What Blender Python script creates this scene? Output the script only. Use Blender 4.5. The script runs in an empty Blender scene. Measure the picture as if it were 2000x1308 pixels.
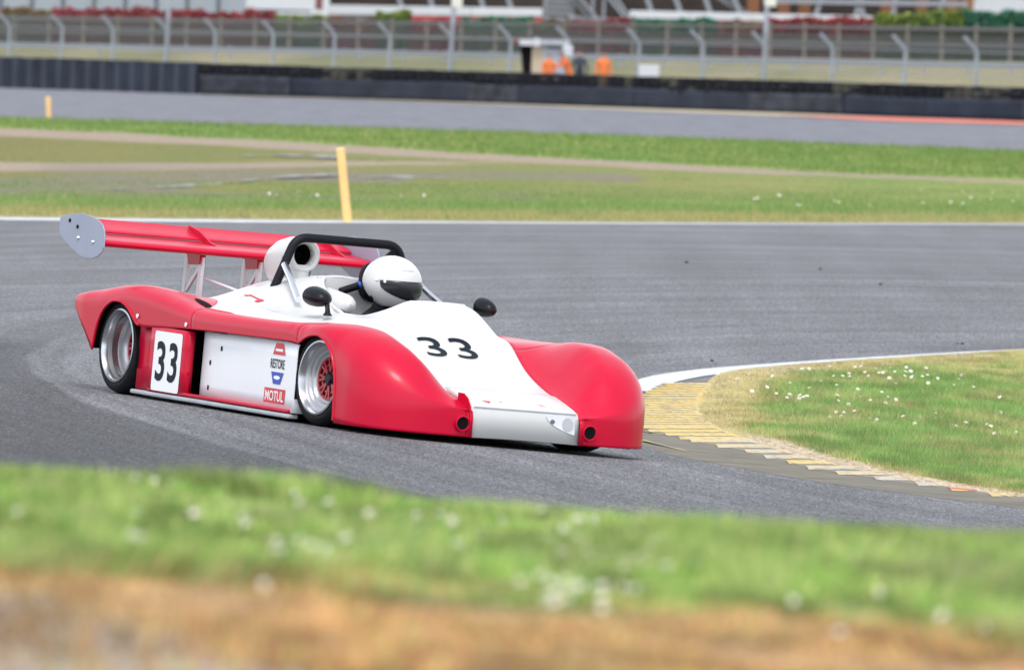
import bpy, bmesh, math, random
import numpy as np
from mathutils import Matrix, Vector

random.seed(7)
RNG = np.random.default_rng(7)
SC = bpy.context.scene

# ------------------------------------------------------------------ camera
F_PX, DIST, CAM_H, Y_HOR, ROLL = 22110.0, 66.0, 2.3, 78.0, 0.027
PITCH = math.atan((654 - Y_HOR) / F_PX)
CAM = np.array([0.0, -DIST, CAM_H])
FW = np.array([0, math.cos(PITCH), -math.sin(PITCH)])
_u = np.array([0, math.sin(PITCH), math.cos(PITCH)])
_r = np.array([1.0, 0, 0])
RT = _r * math.cos(ROLL) + _u * math.sin(ROLL)
UP = _u * math.cos(ROLL) - _r * math.sin(ROLL)
cam_data = bpy.data.cameras.new('camera')
cam = bpy.data.objects.new('camera', cam_data)
SC.collection.objects.link(cam)
cam.matrix_world = Matrix(((RT[0], UP[0], -FW[0], CAM[0]), (RT[1], UP[1], -FW[1], CAM[1]),
                           (RT[2], UP[2], -FW[2], CAM[2]), (0, 0, 0, 1)))
cam_data.sensor_width = 36
cam_data.lens = F_PX / 2000 * 36
cam_data.clip_start = 1.0
cam_data.clip_end = 6000
cam_data.dof.use_dof = True
cam_data.dof.focus_distance = 65.0
cam_data.dof.aperture_fstop = 9.5
SC.camera = cam

# ------------------------------------------------------------------ world, sun, exposure
SUN_EL, SUN_AZ = 62.0, 185.0     # azimuth clockwise from +y, where the light comes from
world = bpy.data.worlds.new('World')
SC.world = world
world.use_nodes = True
nt = world.node_tree
bg = nt.nodes['Background']
sky = nt.nodes.new('ShaderNodeTexSky')
sky.sky_type = 'NISHITA'
sky.sun_disc = False
sky.sun_elevation = math.radians(SUN_EL)
sky.sun_rotation = math.radians(SUN_AZ)
sky.air_density = 1.0
sky.dust_density = 1.0
sky.ozone_density = 1.0
hs = nt.nodes.new('ShaderNodeHueSaturation')      # an overcast sky has little colour
hs.inputs['Saturation'].default_value = 0.30
nt.links.new(sky.outputs[0], hs.inputs['Color'])
nt.links.new(hs.outputs[0], bg.inputs['Color'])
bg.inputs['Strength'].default_value = 0.15
sd = bpy.data.lights.new('sun', 'SUN')
sd.energy = 0.8
sd.angle = math.radians(14)
sd.color = (1.0, 0.96, 0.9)
sun = bpy.data.objects.new('sun', sd)
SC.collection.objects.link(sun)
_a = math.radians(SUN_AZ)
_e = math.radians(SUN_EL)
sun.rotation_euler = Vector((math.sin(_a) * math.cos(_e), math.cos(_a) * math.cos(_e), math.sin(_e))).to_track_quat('Z', 'Y').to_euler()
SC.view_settings.view_transform = 'Standard'
SC.view_settings.look = 'None'
SC.view_settings.gamma = 1.0
SC.view_settings.exposure = 1.15
SC.view_settings.use_curve_mapping = False
SC.cycles.use_denoising = True
SC.cycles.max_bounces = 6
SC.cycles.transparent_max_bounces = 8

# ------------------------------------------------------------------ helpers
def ray(px, py):
    return FW + RT * ((px - 1000) / F_PX) - UP * ((py - 654) / F_PX)

def wp(px, py, d):
    """world point at distance d along the line of sight of a photo pixel"""
    return CAM + ray(px, py) * d

def sm(a, b, v):
    t = np.clip((np.asarray(v, float) - a) / (b - a), 0, 1)
    return t * t * (3 - 2 * t)

def pch(tab):
    """monotone cubic through a table of (x, y) pairs"""
    t = np.array(tab, float)
    x, y = t[:, 0], t[:, 1]
    h = np.diff(x)
    d = np.diff(y) / h
    m = np.zeros(len(x))
    for i in range(1, len(x) - 1):
        if d[i - 1] * d[i] > 0:
            w1, w2 = 2 * h[i] + h[i - 1], h[i] + 2 * h[i - 1]
            m[i] = (w1 + w2) / (w1 / d[i - 1] + w2 / d[i])
    m[0], m[-1] = d[0], d[-1]

    def f(v):
        v = np.clip(np.asarray(v, float), x[0], x[-1])
        i = np.clip(np.searchsorted(x, v) - 1, 0, len(h) - 1)
        s = (v - x[i]) / h[i]
        return ((1 + 2 * s) * (1 - s) ** 2 * y[i] + s * (1 - s) ** 2 * h[i] * m[i]
                + s * s * (3 - 2 * s) * y[i + 1] + s * s * (s - 1) * h[i] * m[i + 1])
    return f

def tag(o, label=None, cat=None, group=None, kind=None):
    if label: o['label'] = label
    if cat: o['category'] = cat
    if group: o['group'] = group
    if kind: o['kind'] = kind
    return o

def link(o, parent=None):
    SC.collection.objects.link(o)
    if parent is not None:
        o.parent = parent
    return o

def empty(name, loc=(0, 0, 0), rz=0):
    o = bpy.data.objects.new(name, None)
    o.empty_display_size = 0.2
    link(o)
    o.location = loc
    o.rotation_euler = (0, 0, rz)
    return o

def mobj(name, verts, faces, mats, parent=None, smooth=True, sharp=None, midx=None):
    me = bpy.data.meshes.new(name)
    me.from_pydata([tuple(v) for v in verts], [], faces)
    if not isinstance(mats, (list, tuple)): mats = [mats]
    for m in mats: me.materials.append(m)
    if midx is not None: me.polygons.foreach_set('material_index', midx)
    me.polygons.foreach_set('use_smooth', [smooth] * len(me.polygons))
    me.update()
    if smooth and sharp: me.set_sharp_from_angle(angle=math.radians(sharp))
    return link(bpy.data.objects.new(name, me), parent)

class MB:
    """collects shapes for one mesh"""
    def __init__(s):
        s.v, s.f, s.m = [], [], []
    def add(s, v, f, mi=0):
        n = len(s.v)
        s.v += [tuple(map(float, p)) for p in v]
        s.f += [tuple(i + n for i in q) for q in f]
        s.m += [mi] * len(f)
        return s
    def box(s, a, b, mi=0):
        (x0, y0, z0), (x1, y1, z1) = a, b
        v = [(x0, y0, z0), (x1, y0, z0), (x1, y1, z0), (x0, y1, z0), (x0, y0, z1), (x1, y0, z1), (x1, y1, z1), (x0, y1, z1)]
        return s.add(v, [(3, 2, 1, 0), (4, 5, 6, 7), (0, 1, 5, 4), (1, 2, 6, 5), (2, 3, 7, 6), (3, 0, 4, 7)], mi)
    def bar(s, p, q, w, h, mi=0, upv=(0, 0, 1)):
        """box beam from p to q"""
        p, q = np.array(p, float), np.array(q, float)
        d = q - p; d /= np.linalg.norm(d)
        u = np.array(upv, float)
        if abs(u @ d) > .98: u = np.array([1.0, 0, 0])
        a = np.cross(d, u); a /= np.linalg.norm(a)
        b = np.cross(a, d)
        v = []
        for o in (p, q):
            for i, j in ((-1, -1), (1, -1), (1, 1), (-1, 1)):
                v.append(o + a * i * w / 2 + b * j * h / 2)
        return s.add(v, [(0, 1, 2, 3), (7, 6, 5, 4), (0, 4, 5, 1), (1, 5, 6, 2), (2, 6, 7, 3), (3, 7, 4, 0)], mi)
    def tube(s, pts, r, n=10, mi=0, caps=True):
        P = [np.array(p, float) for p in pts]
        R = r if isinstance(r, (list, tuple)) else [r] * len(P)
        T = []
        for i in range(len(P)):
            d = P[min(i + 1, len(P) - 1)] - P[max(i - 1, 0)]
            T.append(d / np.linalg.norm(d))
        a = np.cross(T[0], (0, 0, 1.0))
        if np.linalg.norm(a) < .1: a = np.cross(T[0], (1.0, 0, 0))
        a /= np.linalg.norm(a)
        v, f = [], []
        for i, p in enumerate(P):
            a = a - T[i] * (a @ T[i]); a /= np.linalg.norm(a)
            b = np.cross(T[i], a)
            for k in range(n):
                t = 2 * math.pi * k / n
                v.append(p + (a * math.cos(t) + b * math.sin(t)) * R[i])
        for i in range(len(P) - 1):
            for k in range(n):
                k2 = (k + 1) % n
                f.append((i * n + k, i * n + k2, (i + 1) * n + k2, (i + 1) * n + k))
        if caps:
            f.append(tuple(range(n))[::-1])
            f.append(tuple(range((len(P) - 1) * n, len(P) * n)))
        return s.add(v, f, mi)
    def lathe(s, prof, n=32, axis='Y', c=(0, 0, 0), mi=0, closed=False):
        """prof: (radius, along axis)"""
        v, f = [], []
        m = len(prof)
        for k in range(n):
            t = 2 * math.pi * k / n
            for r, h in prof:
                x, y = r * math.cos(t), r * math.sin(t)
                p = {'Y': (x, h, y), 'Z': (x, y, h), 'X': (h, x, y)}[axis]
                v.append((p[0] + c[0], p[1] + c[1], p[2] + c[2]))
        for k in range(n):
            k2 = (k + 1) % n
            for j in range(m - 1 + (1 if closed else 0)):
                j2 = (j + 1) % m
                f.append((k * m + j, k * m + j2, k2 * m + j2, k2 * m + j))
        return s.add(v, f, mi)
    def prism(s, poly, vec, mi=0):
        """polygon (3-D points) extruded by vec"""
        n = len(poly)
        v = [np.array(p, float) for p in poly]
        v = v + [p + np.array(vec, float) for p in v]
        f = [tuple(range(n)), tuple(range(2 * n - 1, n - 1, -1))]
        f += [(i, i + n, (i + 1) % n + n, (i + 1) % n) for i in range(n)]
        return s.add(v, f, mi)
    def grid(s, G, mi=0, skip=None):
        nu, nv = len(G), len(G[0])
        v = [p for row in G for p in row]
        f = [(i * nv + j, i * nv + j + 1, (i + 1) * nv + j + 1, (i + 1) * nv + j)
             for i in range(nu - 1) for j in range(nv - 1) if not (skip and skip(i, j))]
        return s.add(v, f, mi)
    def ellipsoid(s, c, r, nu=14, nv=10, mi=0):
        v, f = [], []
        for i in range(nv + 1):
            t = math.pi * i / nv
            for k in range(nu):
                p = 2 * math.pi * k / nu
                v.append((c[0] + r[0] * math.sin(t) * math.cos(p), c[1] + r[1] * math.sin(t) * math.sin(p), c[2] + r[2] * math.cos(t)))
        for i in range(nv):
            for k in range(nu):
                f.append((i * nu + k, (i + 1) * nu + k, (i + 1) * nu + (k + 1) % nu, i * nu + (k + 1) % nu))
        return s.add(v, f, mi)
    def build(s, name, mats, parent=None, smooth=True, sharp=35, fix=True):
        o = mobj(name, s.v, s.f, mats, parent, smooth, None, s.m)
        me = o.data
        if fix:
            b = bmesh.new(); b.from_mesh(me)
            bmesh.ops.remove_doubles(b, verts=b.verts, dist=1e-5)
            bmesh.ops.recalc_face_normals(b, faces=b.faces)
            b.to_mesh(me); b.free()
        if smooth and sharp: me.set_sharp_from_angle(angle=math.radians(sharp))
        return o

def solid(o, t, offset=-1):
    m = o.modifiers.new('thickness', 'SOLIDIFY'); m.thickness = t; m.offset = offset
    return o

def bevel(o, w, n=2):
    m = o.modifiers.new('bevel', 'BEVEL'); m.width = w; m.segments = n; m.limit_method = 'ANGLE'; m.angle_limit = math.radians(40)
    return o

# ------------------------------------------------------------------ materials
def mat(name, col, rough=.5, metal=0.0, coat=0.0, var=.06, vscale=6.0, bump=0.0, bscale=60.0, spec=.5, coat_rough=.05):
    m = bpy.data.materials.new(name)
    m.use_nodes = True
    t = m.node_tree
    p = t.nodes['Principled BSDF']
    p.inputs['Roughness'].default_value = rough
    p.inputs['Metallic'].default_value = metal
    p.inputs['Coat Weight'].default_value = coat
    p.inputs['Coat Roughness'].default_value = coat_rough
    p.inputs['Specular IOR Level'].default_value = spec
    tc = t.nodes.new('ShaderNodeTexCoord')
    n = t.nodes.new('ShaderNodeTexNoise')
    n.inputs['Scale'].default_value = vscale
    n.inputs['Detail'].default_value = 5
    t.links.new(tc.outputs['Object'], n.inputs['Vector'])
    r = t.nodes.new('ShaderNodeMapRange')
    r.inputs['To Min'].default_value = 1 - var * 2
    r.inputs['To Max'].default_value = 1 + var * 2
    t.links.new(n.outputs['Fac'], r.inputs['Value'])
    mx = t.nodes.new('ShaderNodeVectorMath'); mx.operation = 'SCALE'
    mx.inputs[0].default_value = col[:3]
    t.links.new(r.outputs[0], mx.inputs['Scale'])
    t.links.new(mx.outputs[0], p.inputs['Base Color'])
    if bump:
        b = t.nodes.new('ShaderNodeTexNoise')
        b.inputs['Scale'].default_value = bscale
        b.inputs['Detail'].default_value = 4
        t.links.new(tc.outputs['Object'], b.inputs['Vector'])
        bp = t.nodes.new('ShaderNodeBump')
        bp.inputs['Strength'].default_value = bump
        bp.inputs['Distance'].default_value = .02
        t.links.new(b.outputs['Fac'], bp.inputs['Height'])
        t.links.new(bp.outputs[0], p.inputs['Normal'])
    return m

def attr_mat(name, rough=.7, trans=.35, attr='col'):
    """colour from a per-vertex attribute; thin leaves let light through"""
    m = bpy.data.materials.new(name)
    m.use_nodes = True
    t = m.node_tree
    p = t.nodes['Principled BSDF']
    p.inputs['Roughness'].default_value = rough
    p.inputs['Specular IOR Level'].default_value = .2
    a = t.nodes.new('ShaderNodeAttribute'); a.attribute_name = attr
    t.links.new(a.outputs['Color'], p.inputs['Base Color'])
    if trans:
        tr = t.nodes.new('ShaderNodeBsdfTranslucent')
        t.links.new(a.outputs['Color'], tr.inputs['Color'])
        mx = t.nodes.new('ShaderNodeMixShader'); mx.inputs[0].default_value = trans
        t.links.new(p.outputs[0], mx.inputs[1]); t.links.new(tr.outputs[0], mx.inputs[2])
        t.links.new(mx.outputs[0], t.nodes['Material Output'].inputs['Surface'])
    return m

M = {}
M['red'] = mat('red_paint', (.52, .003, .031), .36, coat=.16, var=.06, vscale=3, spec=.16, coat_rough=.14, bump=.035, bscale=4)
M['white'] = mat('white_paint', (.60, .60, .592), .36, coat=.18, var=.02, vscale=3, bump=.015, bscale=6)
M['panel'] = mat('white_panel', (.76, .77, .80), .4, coat=.2, var=.03, vscale=4)
M['black'] = mat('black_trim', (.006, .006, .009), .35, coat=.0, var=.1, spec=.22)
M['pad'] = mat('black_padding', (.006, .006, .010), .5, var=.15, bump=.1, spec=.2)
M['dark'] = mat('dark_cavity', (.006, .006, .007), .9, var=.1, spec=.1)
M['rubber'] = mat('tyre_rubber', (.008, .008, .010), .7, var=.25, vscale=10, bump=.2, bscale=40, spec=.18)
M['alu'] = mat('polished_aluminium', (.80, .81, .84), .22, metal=1, var=.05)
M['satin'] = mat('satin_aluminium', (.62, .64, .68), .4, metal=.35, var=.08)
M['rimp'] = mat('silver_rim', (.46, .47, .50), .26, metal=.95, var=.05)
M['rimw'] = mat('satin_rim_band', (.44, .44, .46), .36, metal=.7, var=.03)
M['hubred'] = mat('red_wheel_centre', (.32, .012, .02), .35, metal=.3, coat=.3)
M['plate'] = mat('endplate_grey', (.30, .33, .42), .45, metal=.15, var=.05, vscale=5, bump=.05, bscale=9)
M['sill'] = mat('sill_grey', (.38, .41, .44), .5, var=.15, vscale=8)
M['blue'] = mat('blue_tape', (.02, .09, .5), .5)
M['decalblk'] = mat('black_vinyl', (.005, .011, .018), .5, spec=.15)
M['decalwhite'] = mat('white_vinyl', (.82, .83, .85), .4, var=.02)
M['decalred'] = mat('red_vinyl', (.6, .02, .03), .4)
M['decalblue'] = mat('blue_vinyl', (.015, .05, .42), .4)
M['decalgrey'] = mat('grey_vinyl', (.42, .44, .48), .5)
M['mullion0'] = mat('dark_grey_glass', (.10, .11, .13), .3)
M['suit'] = mat('black_racing_suit', (.012, .013, .02), .85, var=.2, bump=.3, bscale=20)
M['skin'] = mat('skin', (.45, .26, .19), .6)
M['hair'] = mat('dark_hair', (.03, .02, .015), .7)
M['visor'] = mat('smoked_visor', (.022, .024, .03), .25, coat=.15, var=.02, spec=.35)
M['lens'] = mat('lamp_lens', (.62, .64, .66), .15, coat=.6, var=.15, vscale=9)

# ------------------------------------------------------------------ terrain
def vnoise(x, y, seed=0):
    x, y = np.asarray(x, float), np.asarray(y, float)
    xi, yi = np.floor(x), np.floor(y)
    fx, fy = x - xi, y - yi
    fx, fy = fx * fx * (3 - 2 * fx), fy * fy * (3 - 2 * fy)
    def hsh(a, b):
        v = np.sin(a * 127.1 + b * 311.7 + seed * 74.7) * 43758.5453
        return v - np.floor(v)
    return (hsh(xi, yi) * (1 - fx) + hsh(xi + 1, yi) * fx) * (1 - fy) + (hsh(xi, yi + 1) * (1 - fx) + hsh(xi + 1, yi + 1) * fx) * fy

def fbm(x, y, seed=0, n=4):
    t, a, s = 0, .5, 0
    for i in range(n):
        t = t + a * vnoise(np.asarray(x) * 2 ** i, np.asarray(y) * 2 ** i, seed + i)
        s += a; a *= .5
    return t / s

def G(x, y):
    """height of the paved ground: the corner is banked towards its inside, further out it is level"""
    x, y = np.asarray(x, float), np.asarray(y, float)
    k = 1 - sm(6, 50, y)
    return k * (.13 - .082 * 7 * np.tanh((x + .9) / 7) - .009 * np.clip(y + 2.45, -14, 14))

def hit(px, py):
    d = ray(px, py)
    f = lambda t: (CAM + t * d)[2] - float(G(*(CAM + t * d)[:2]))
    t, st = 20.0, .25
    while t < 2500 and f(t) > 0:
        st = max(.25, t * .004); t += st
    lo, hi = t - st, t
    for _ in range(30):
        m = (lo + hi) / 2
        if f(m) < 0: hi = m
        else: lo = m
    return CAM + lo * d

def fence_y(x): return 370.0 - 2.6 * np.clip(x, -45, 45)
def barrier_y(x): return 335.0 - 1.04 * np.clip(x, -60, 60)
def berm(x, y):
    u = np.asarray(y, float) - fence_y(np.asarray(x, float))
    return (1.78 + .012 * np.clip(x, -30, 30)) * sm(4, 42, u) + .9 * sm(60, 130, u)

EDGE = pch([(-60, 48), (-20, 58), (-10, 66.4), (-6.19, 70), (-3.18, 73.1), (0, 76.9), (3.3, 81.6), (6.9, 87.2), (12, 96), (30, 118), (60, 135)])
FARN = pch([(-60, 214), (-12.6, 211), (0, 208), (11.6, 193), (25, 172), (60, 150)])

def sheet(name, xs, ys, zf, material, kind='structure', col=None):
    """draped sheet over a grid; ys may depend on x"""
    X = np.array(xs)
    Y = np.array([ys(x) for x in xs])
    XX = np.repeat(X[:, None], Y.shape[1], 1)
    Z = zf(XX, Y)
    V = np.stack([XX, Y, Z], -1).reshape(-1, 3)
    nu, nv = XX.shape
    i, j = np.meshgrid(np.arange(nu - 1), np.arange(nv - 1), indexing='ij')
    a = (i * nv + j).ravel()
    Fq = np.stack([a, a + nv, a + nv + 1, a + 1], -1)
    me = bpy.data.meshes.new(name)
    me.vertices.add(len(V)); me.vertices.foreach_set('co', V.ravel().astype(np.float32))
    me.loops.add(Fq.size); me.loops.foreach_set('vertex_index', Fq.ravel().astype(np.int32))
    me.polygons.add(len(Fq)); me.polygons.foreach_set('loop_start', np.arange(0, Fq.size, 4, dtype=np.int32))
    me.polygons.foreach_set('use_smooth', np.ones(len(Fq), dtype=bool))
    me.update(calc_edges=True)
    me.materials.append(material)
    if col is not None:
        c = col(XX, Y).reshape(-1, 3)
        at = me.attributes.new('col', 'FLOAT_COLOR', 'POINT')
        at.data.foreach_set('color', np.concatenate([c, np.ones((len(c), 1))], 1).ravel().astype(np.float32))
    o = link(bpy.data.objects.new(name, me))
    o['kind'] = kind
    return o

def axis(*segs):
    """concatenated linspaces: (from, to, count)"""
    out = []
    for a, b, n in segs:
        out += list(np.linspace(a, b, n, endpoint=False))
    return np.array(out + [segs[-1][1]])

def nodes_of(name):
    m = bpy.data.materials.new(name); m.use_nodes = True
    return m, m.node_tree, m.node_tree.nodes['Principled BSDF']

def asphalt(name, base, streaks=True, patch=True):
    m, t, p = nodes_of(name)
    N, L = t.nodes.new, t.links.new
    geo = N('ShaderNodeNewGeometry')
    def math_(op, a, b=None, c=None):
        n = N('ShaderNodeMath'); n.operation = op
        for i, v in enumerate((a, b, c)):
            if v is None: continue
            if isinstance(v, (int, float)): n.inputs[i].default_value = v
            else: L(v, n.inputs[i])
        return n.outputs[0]
    def mapr(v, a, b, c, d):
        n = N('ShaderNodeMapRange'); n.inputs[1].default_value = a; n.inputs[2].default_value = b
        n.inputs[3].default_value = c; n.inputs[4].default_value = d
        L(v, n.inputs[0]); return n.outputs[0]
    def noise(vec, scale, detail=3, rough=.5):
        n = N('ShaderNodeTexNoise'); n.inputs['Scale'].default_value = scale
        n.inputs['Detail'].default_value = detail; n.inputs['Roughness'].default_value = rough
        L(vec, n.inputs['Vector']); return n.outputs['Fac']
    def scl(v, s):
        n = N('ShaderNodeMapping'); n.inputs['Scale'].default_value = s
        L(v, n.inputs['Vector']); return n.outputs[0]
    pos = geo.outputs['Position']
    sep = N('ShaderNodeSeparateXYZ'); L(pos, sep.inputs[0])
    x, y = sep.outputs[0], sep.outputs[1]
    # stone grain: single chips stand proud, so it reads finer across than along the lane
    g1 = noise(scl(pos, (1, .10, 1)), 95, 2, .6)
    g2 = noise(scl(pos, (1, .07, 1)), 42, 2, .6)
    g3 = noise(scl(pos, (1, .05, 1)), 1.3, 4, .6)
    v = mapr(g1, .34, .66, .5, 1.52)
    v = math_('MULTIPLY', v, mapr(g2, .3, .7, .72, 1.28))
    v = math_('MULTIPLY', v, mapr(g3, .3, .7, .88, 1.12))
    # ring coordinate round the inside of the corner: tyre marks follow it
    dx = math_('SUBTRACT', x, 6.0)
    dy = math_('DIVIDE', math_('SUBTRACT', y, 9.0), 3.5)
    R = math_('SQRT', math_('ADD', math_('MULTIPLY', dx, dx), math_('MULTIPLY', dy, dy)))
    ang = math_('ARCTAN2', dy, dx)
    if streaks:
        cv = N('ShaderNodeCombineXYZ'); L(math_('MULTIPLY', R, 1.0), cv.inputs[0]); L(math_('MULTIPLY', ang, .55), cv.inputs[1])
        s1 = noise(cv.outputs[0], 2.6, 5, .62)
        s2 = noise(cv.outputs[0], 9.0, 3, .6)
        v = math_('MULTIPLY', v, mapr(s1, .36, .62, .78, 1.12))
        v = math_('MULTIPLY', v, mapr(s2, .40, .56, .91, 1.04))
    if patch:
        wob = math_('MULTIPLY', math_('SUBTRACT', noise(scl(pos, (1, .3, 1)), 1.2, 2), .5), .2)
        a = mapr(math_('ADD', R, wob), 9.08, 9.13, 0, 1)
        b = mapr(y, 7.0, 11.0, 1, 0)
        v = math_('MULTIPLY', v, math_('SUBTRACT', 1.0, math_('MULTIPLY', math_('MULTIPLY', a, b), .46)))
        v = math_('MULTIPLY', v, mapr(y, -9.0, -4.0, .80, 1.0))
    sc = N('ShaderNodeVectorMath'); sc.operation = 'SCALE'; sc.inputs[0].default_value = base
    L(v, sc.inputs['Scale'])
    L(sc.outputs[0], p.inputs['Base Color'])
    p.inputs['Roughness'].default_value = .82
    p.inputs['Specular IOR Level'].default_value = .3
    bp = N('ShaderNodeBump'); bp.inputs['Strength'].default_value = .35; bp.inputs['Distance'].default_value = .01
    L(noise(scl(pos, (1, .25, 1)), 120, 2), bp.inputs['Height']); L(bp.outputs[0], p.inputs['Normal'])
    return m

def soil_mat(name, bump=.6, scale=30):
    """earth and turf: colour attribute broken up by fine noise"""
    m, t, p = nodes_of(name)
    a = t.nodes.new('ShaderNodeAttribute'); a.attribute_name = 'col'
    geo = t.nodes.new('ShaderNodeNewGeometry')
    mp = t.nodes.new('ShaderNodeMapping'); mp.inputs['Scale'].default_value = (1, .2, 1)
    t.links.new(geo.outputs['Position'], mp.inputs['Vector'])
    n = t.nodes.new('ShaderNodeTexNoise'); n.inputs['Scale'].default_value = scale; n.inputs['Detail'].default_value = 6
    t.links.new(mp.outputs[0], n.inputs['Vector'])
    r = t.nodes.new('ShaderNodeMapRange'); r.inputs[1].default_value = .3; r.inputs[2].default_value = .7
    r.inputs[3].default_value = .6; r.inputs[4].default_value = 1.4
    t.links.new(n.outputs['Fac'], r.inputs[0])
    s = t.nodes.new('ShaderNodeVectorMath'); s.operation = 'SCALE'
    t.links.new(a.outputs['Color'], s.inputs[0]); t.links.new(r.outputs[0], s.inputs['Scale'])
    t.links.new(s.outputs[0], p.inputs['Base Color'])
    p.inputs['Roughness'].default_value = .95
    p.inputs['Specular IOR Level'].default_value = .1
    b = t.nodes.new('ShaderNodeBump'); b.inputs['Strength'].default_value = bump; b.inputs['Distance'].default_value = .03
    t.links.new(n.outputs['Fac'], b.inputs['Height']); t.links.new(b.outputs[0], p.inputs['Normal'])
    return m

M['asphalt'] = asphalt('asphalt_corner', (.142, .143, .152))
M['asphalt2'] = asphalt('asphalt_straight', (.150, .153, .176), streaks=False, patch=False)
M['soil'] = soil_mat('turf_and_soil')
M['grass'] = attr_mat('grass_blades', .6, .4)
M['line'] = mat('white_road_paint', (.56, .57, .59), .7, var=.22, vscale=5, bump=.3, bscale=50)

def mixc(a, b, t):
    t = np.asarray(t)[..., None]
    return np.array(a) * (1 - t) + np.array(b) * t

GREEN, OLIVE, STRAW, EARTH = (.15, .26, .06), (.26, .30, .09), (.44, .37, .19), (.30, .225, .16)

# the widest sheet, out to the horizon: dry turf, rising behind the debris fence
def col_far(x, y):
    u = y - fence_y(x)
    n = fbm(x * .3, y * .05, 3)
    c = mixc((.30, .27, .16), (.20, .20, .10), sm(.35, .65, n))
    return mixc(c, (.30, .25, .18), sm(-40, -5, u) * (1 - sm(-5, 4, u)) * .6)
sheet('ground', axis((-1500, -60, 12), (-60, 60, 60), (60, 1500, 12)),
      lambda x: axis((-120, 60, 24), (60, 300, 12), (300, 620, 160), (620, 4500, 20)),
      lambda x, y: G(x, y) - .05 + berm(x, y), M['soil'], col=col_far)

# corner asphalt
sheet('race_track', axis((-70, -8, 30), (-8, 9, 69), (9, 70, 30)),
      lambda x: axis((-46, 60, 160), (60, 142, 30)), lambda x, y: G(x, y), M['asphalt'])
# the straight behind the field
sheet('back_straight', axis((-90, 90, 90)), lambda x: np.linspace(float(FARN(x)) - 3, float(barrier_y(x)) + 4, 12),
      lambda x, y: G(x, y) + .004 + 0 * x, M['asphalt2'])

# grass field between the corner and the straight: turf with wheel ruts and wet mud
RUT1 = pch([(-30, 205), (-11.1, 176), (-5, 163), (-.1, 148.5), (4.5, 139), (8.9, 132), (30, 112)])
RUT2 = pch([(-30, 104), (-8.3, 116.5), (-5, 124), (-1.9, 137), (3, 147), (12, 160)])
def field_mud(x, y):
    n = fbm(x * .8, y * .12, 11)
    w1 = np.interp(x, (-12, 0, 9), (11, 6.5, 3.2))
    m1 = 1 - sm(.55, 1.15, np.abs(y - RUT1(x) - (n - .5) * 3) / w1)
    w2 = np.interp(x, (-9, -3, 0), (8.0, 4.0, 1.0))
    m2 = (1 - sm(.55, 1.2, np.abs(y - RUT2(x) - (n - .5) * 3) / w2)) * (1 - sm(-1.5, 1.5, x))
    return np.clip(np.maximum(m1 * np.interp(x, (-12, 3, 9), (1, .95, .7)), m2), 0, 1)
def col_field(x, y):
    n = fbm(x * .5, y * .06, 5)
    n2 = fbm(x * 2.2, y * .25, 9)
    d = y - EDGE(x)
    c = mixc(GREEN, OLIVE, sm(.3, .7, n * .7 + n2 * .3))
    damp = sm(10, 22, d) * (1 - sm(RUT1(x) - 4, RUT1(x) + 12, y))
    c = mixc(c, (.17, .15, .055), damp * np.interp(x, (-10, 2, 8), (.9, .6, .25)))
    c = mixc(c, STRAW, (1 - sm(1.5, 8, d + (n2 - .5) * 8)) * .7)
    c = mixc(c, (.31, .245, .19), field_mud(x, y))
    wet = sm(.46, .60, fbm(x * .35 + 3, y * .08, 21)) * sm(11, 18, d) * (1 - sm(40, 60, d)) * (x < 2)
    return mixc(c, (.19, .165, .13), wet * .85)
sheet('grass_field', axis((-70, -16, 24), (-16, 16, 130), (16, 70, 24)),
      lambda x: float(EDGE(x)) + (float(FARN(x)) - float(EDGE(x))) * np.linspace(0, 1, 220) ** 1.15,
      lambda x, y: G(x, y) + .012 + .05 * (fbm(x * .7, y * .3, 2) - .5) * sm(0, 3, y - EDGE(x)) + .03 * sm(0, 1, y - EDGE(x)), M['soil'], col=col_field)

def strip(name, pts, wid, material, dz=.004, n=90, zf=None, side=0.0):
    """painted line: follows a polyline in the ground plane; wid may be a list"""
    P = np.array(pts, float)
    s = np.concatenate([[0], np.cumsum(np.hypot(*np.diff(P, axis=0).T))])
    t = np.linspace(0, s[-1], n)
    fx, fy = pch(list(zip(s, P[:, 0]))), pch(list(zip(s, P[:, 1])))
    x, y = fx(t), fy(t)
    tx, ty = np.gradient(x), np.gradient(y)
    l = np.hypot(tx, ty); nx, ny = -ty / l, tx / l
    w = np.interp(t, s, wid) if isinstance(wid, (list, tuple)) else np.full(n, wid)
    zf = zf or (lambda a, b: G(a, b))
    rows = []
    for k in range(n):
        r = []
        for q in (-.5, 0, .5):
            a, b = x[k] + nx[k] * w[k] * (q + side), y[k] + ny[k] * w[k] * (q + side)
            r.append((a, b, float(zf(a, b)) + dz))
        rows.append(r)
    o = MB().grid(rows).build(name, material, sharp=None)
    o['kind'] = 'structure'
    return o

xs = np.linspace(-14, 14, 40)
strip('edge_line', [(x, float(EDGE(x)) - .7) for x in xs], list(np.interp(xs, (-14, -4, -1, 3, 14), (1.9, 1.9, .8, .55, .4))), M['line'], dz=.006, n=140)

# ---- inside of the corner: white line, ribbed kerb, grass
INL = [tuple(hit(*p)[:2]) for p in ((1246, 764), (1268, 750), (1310, 738), (1400, 725), (1500, 716), (1700, 702), (1900, 690), (2000, 685))]
INL += [(7.5, 36), (13, 45), (24, 58)]
strip('inner_line', INL, [.16, .24, .26, .25, .24, .22, .2, .2, .2, .2, .2], M['line'], dz=.006, n=160)

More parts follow.
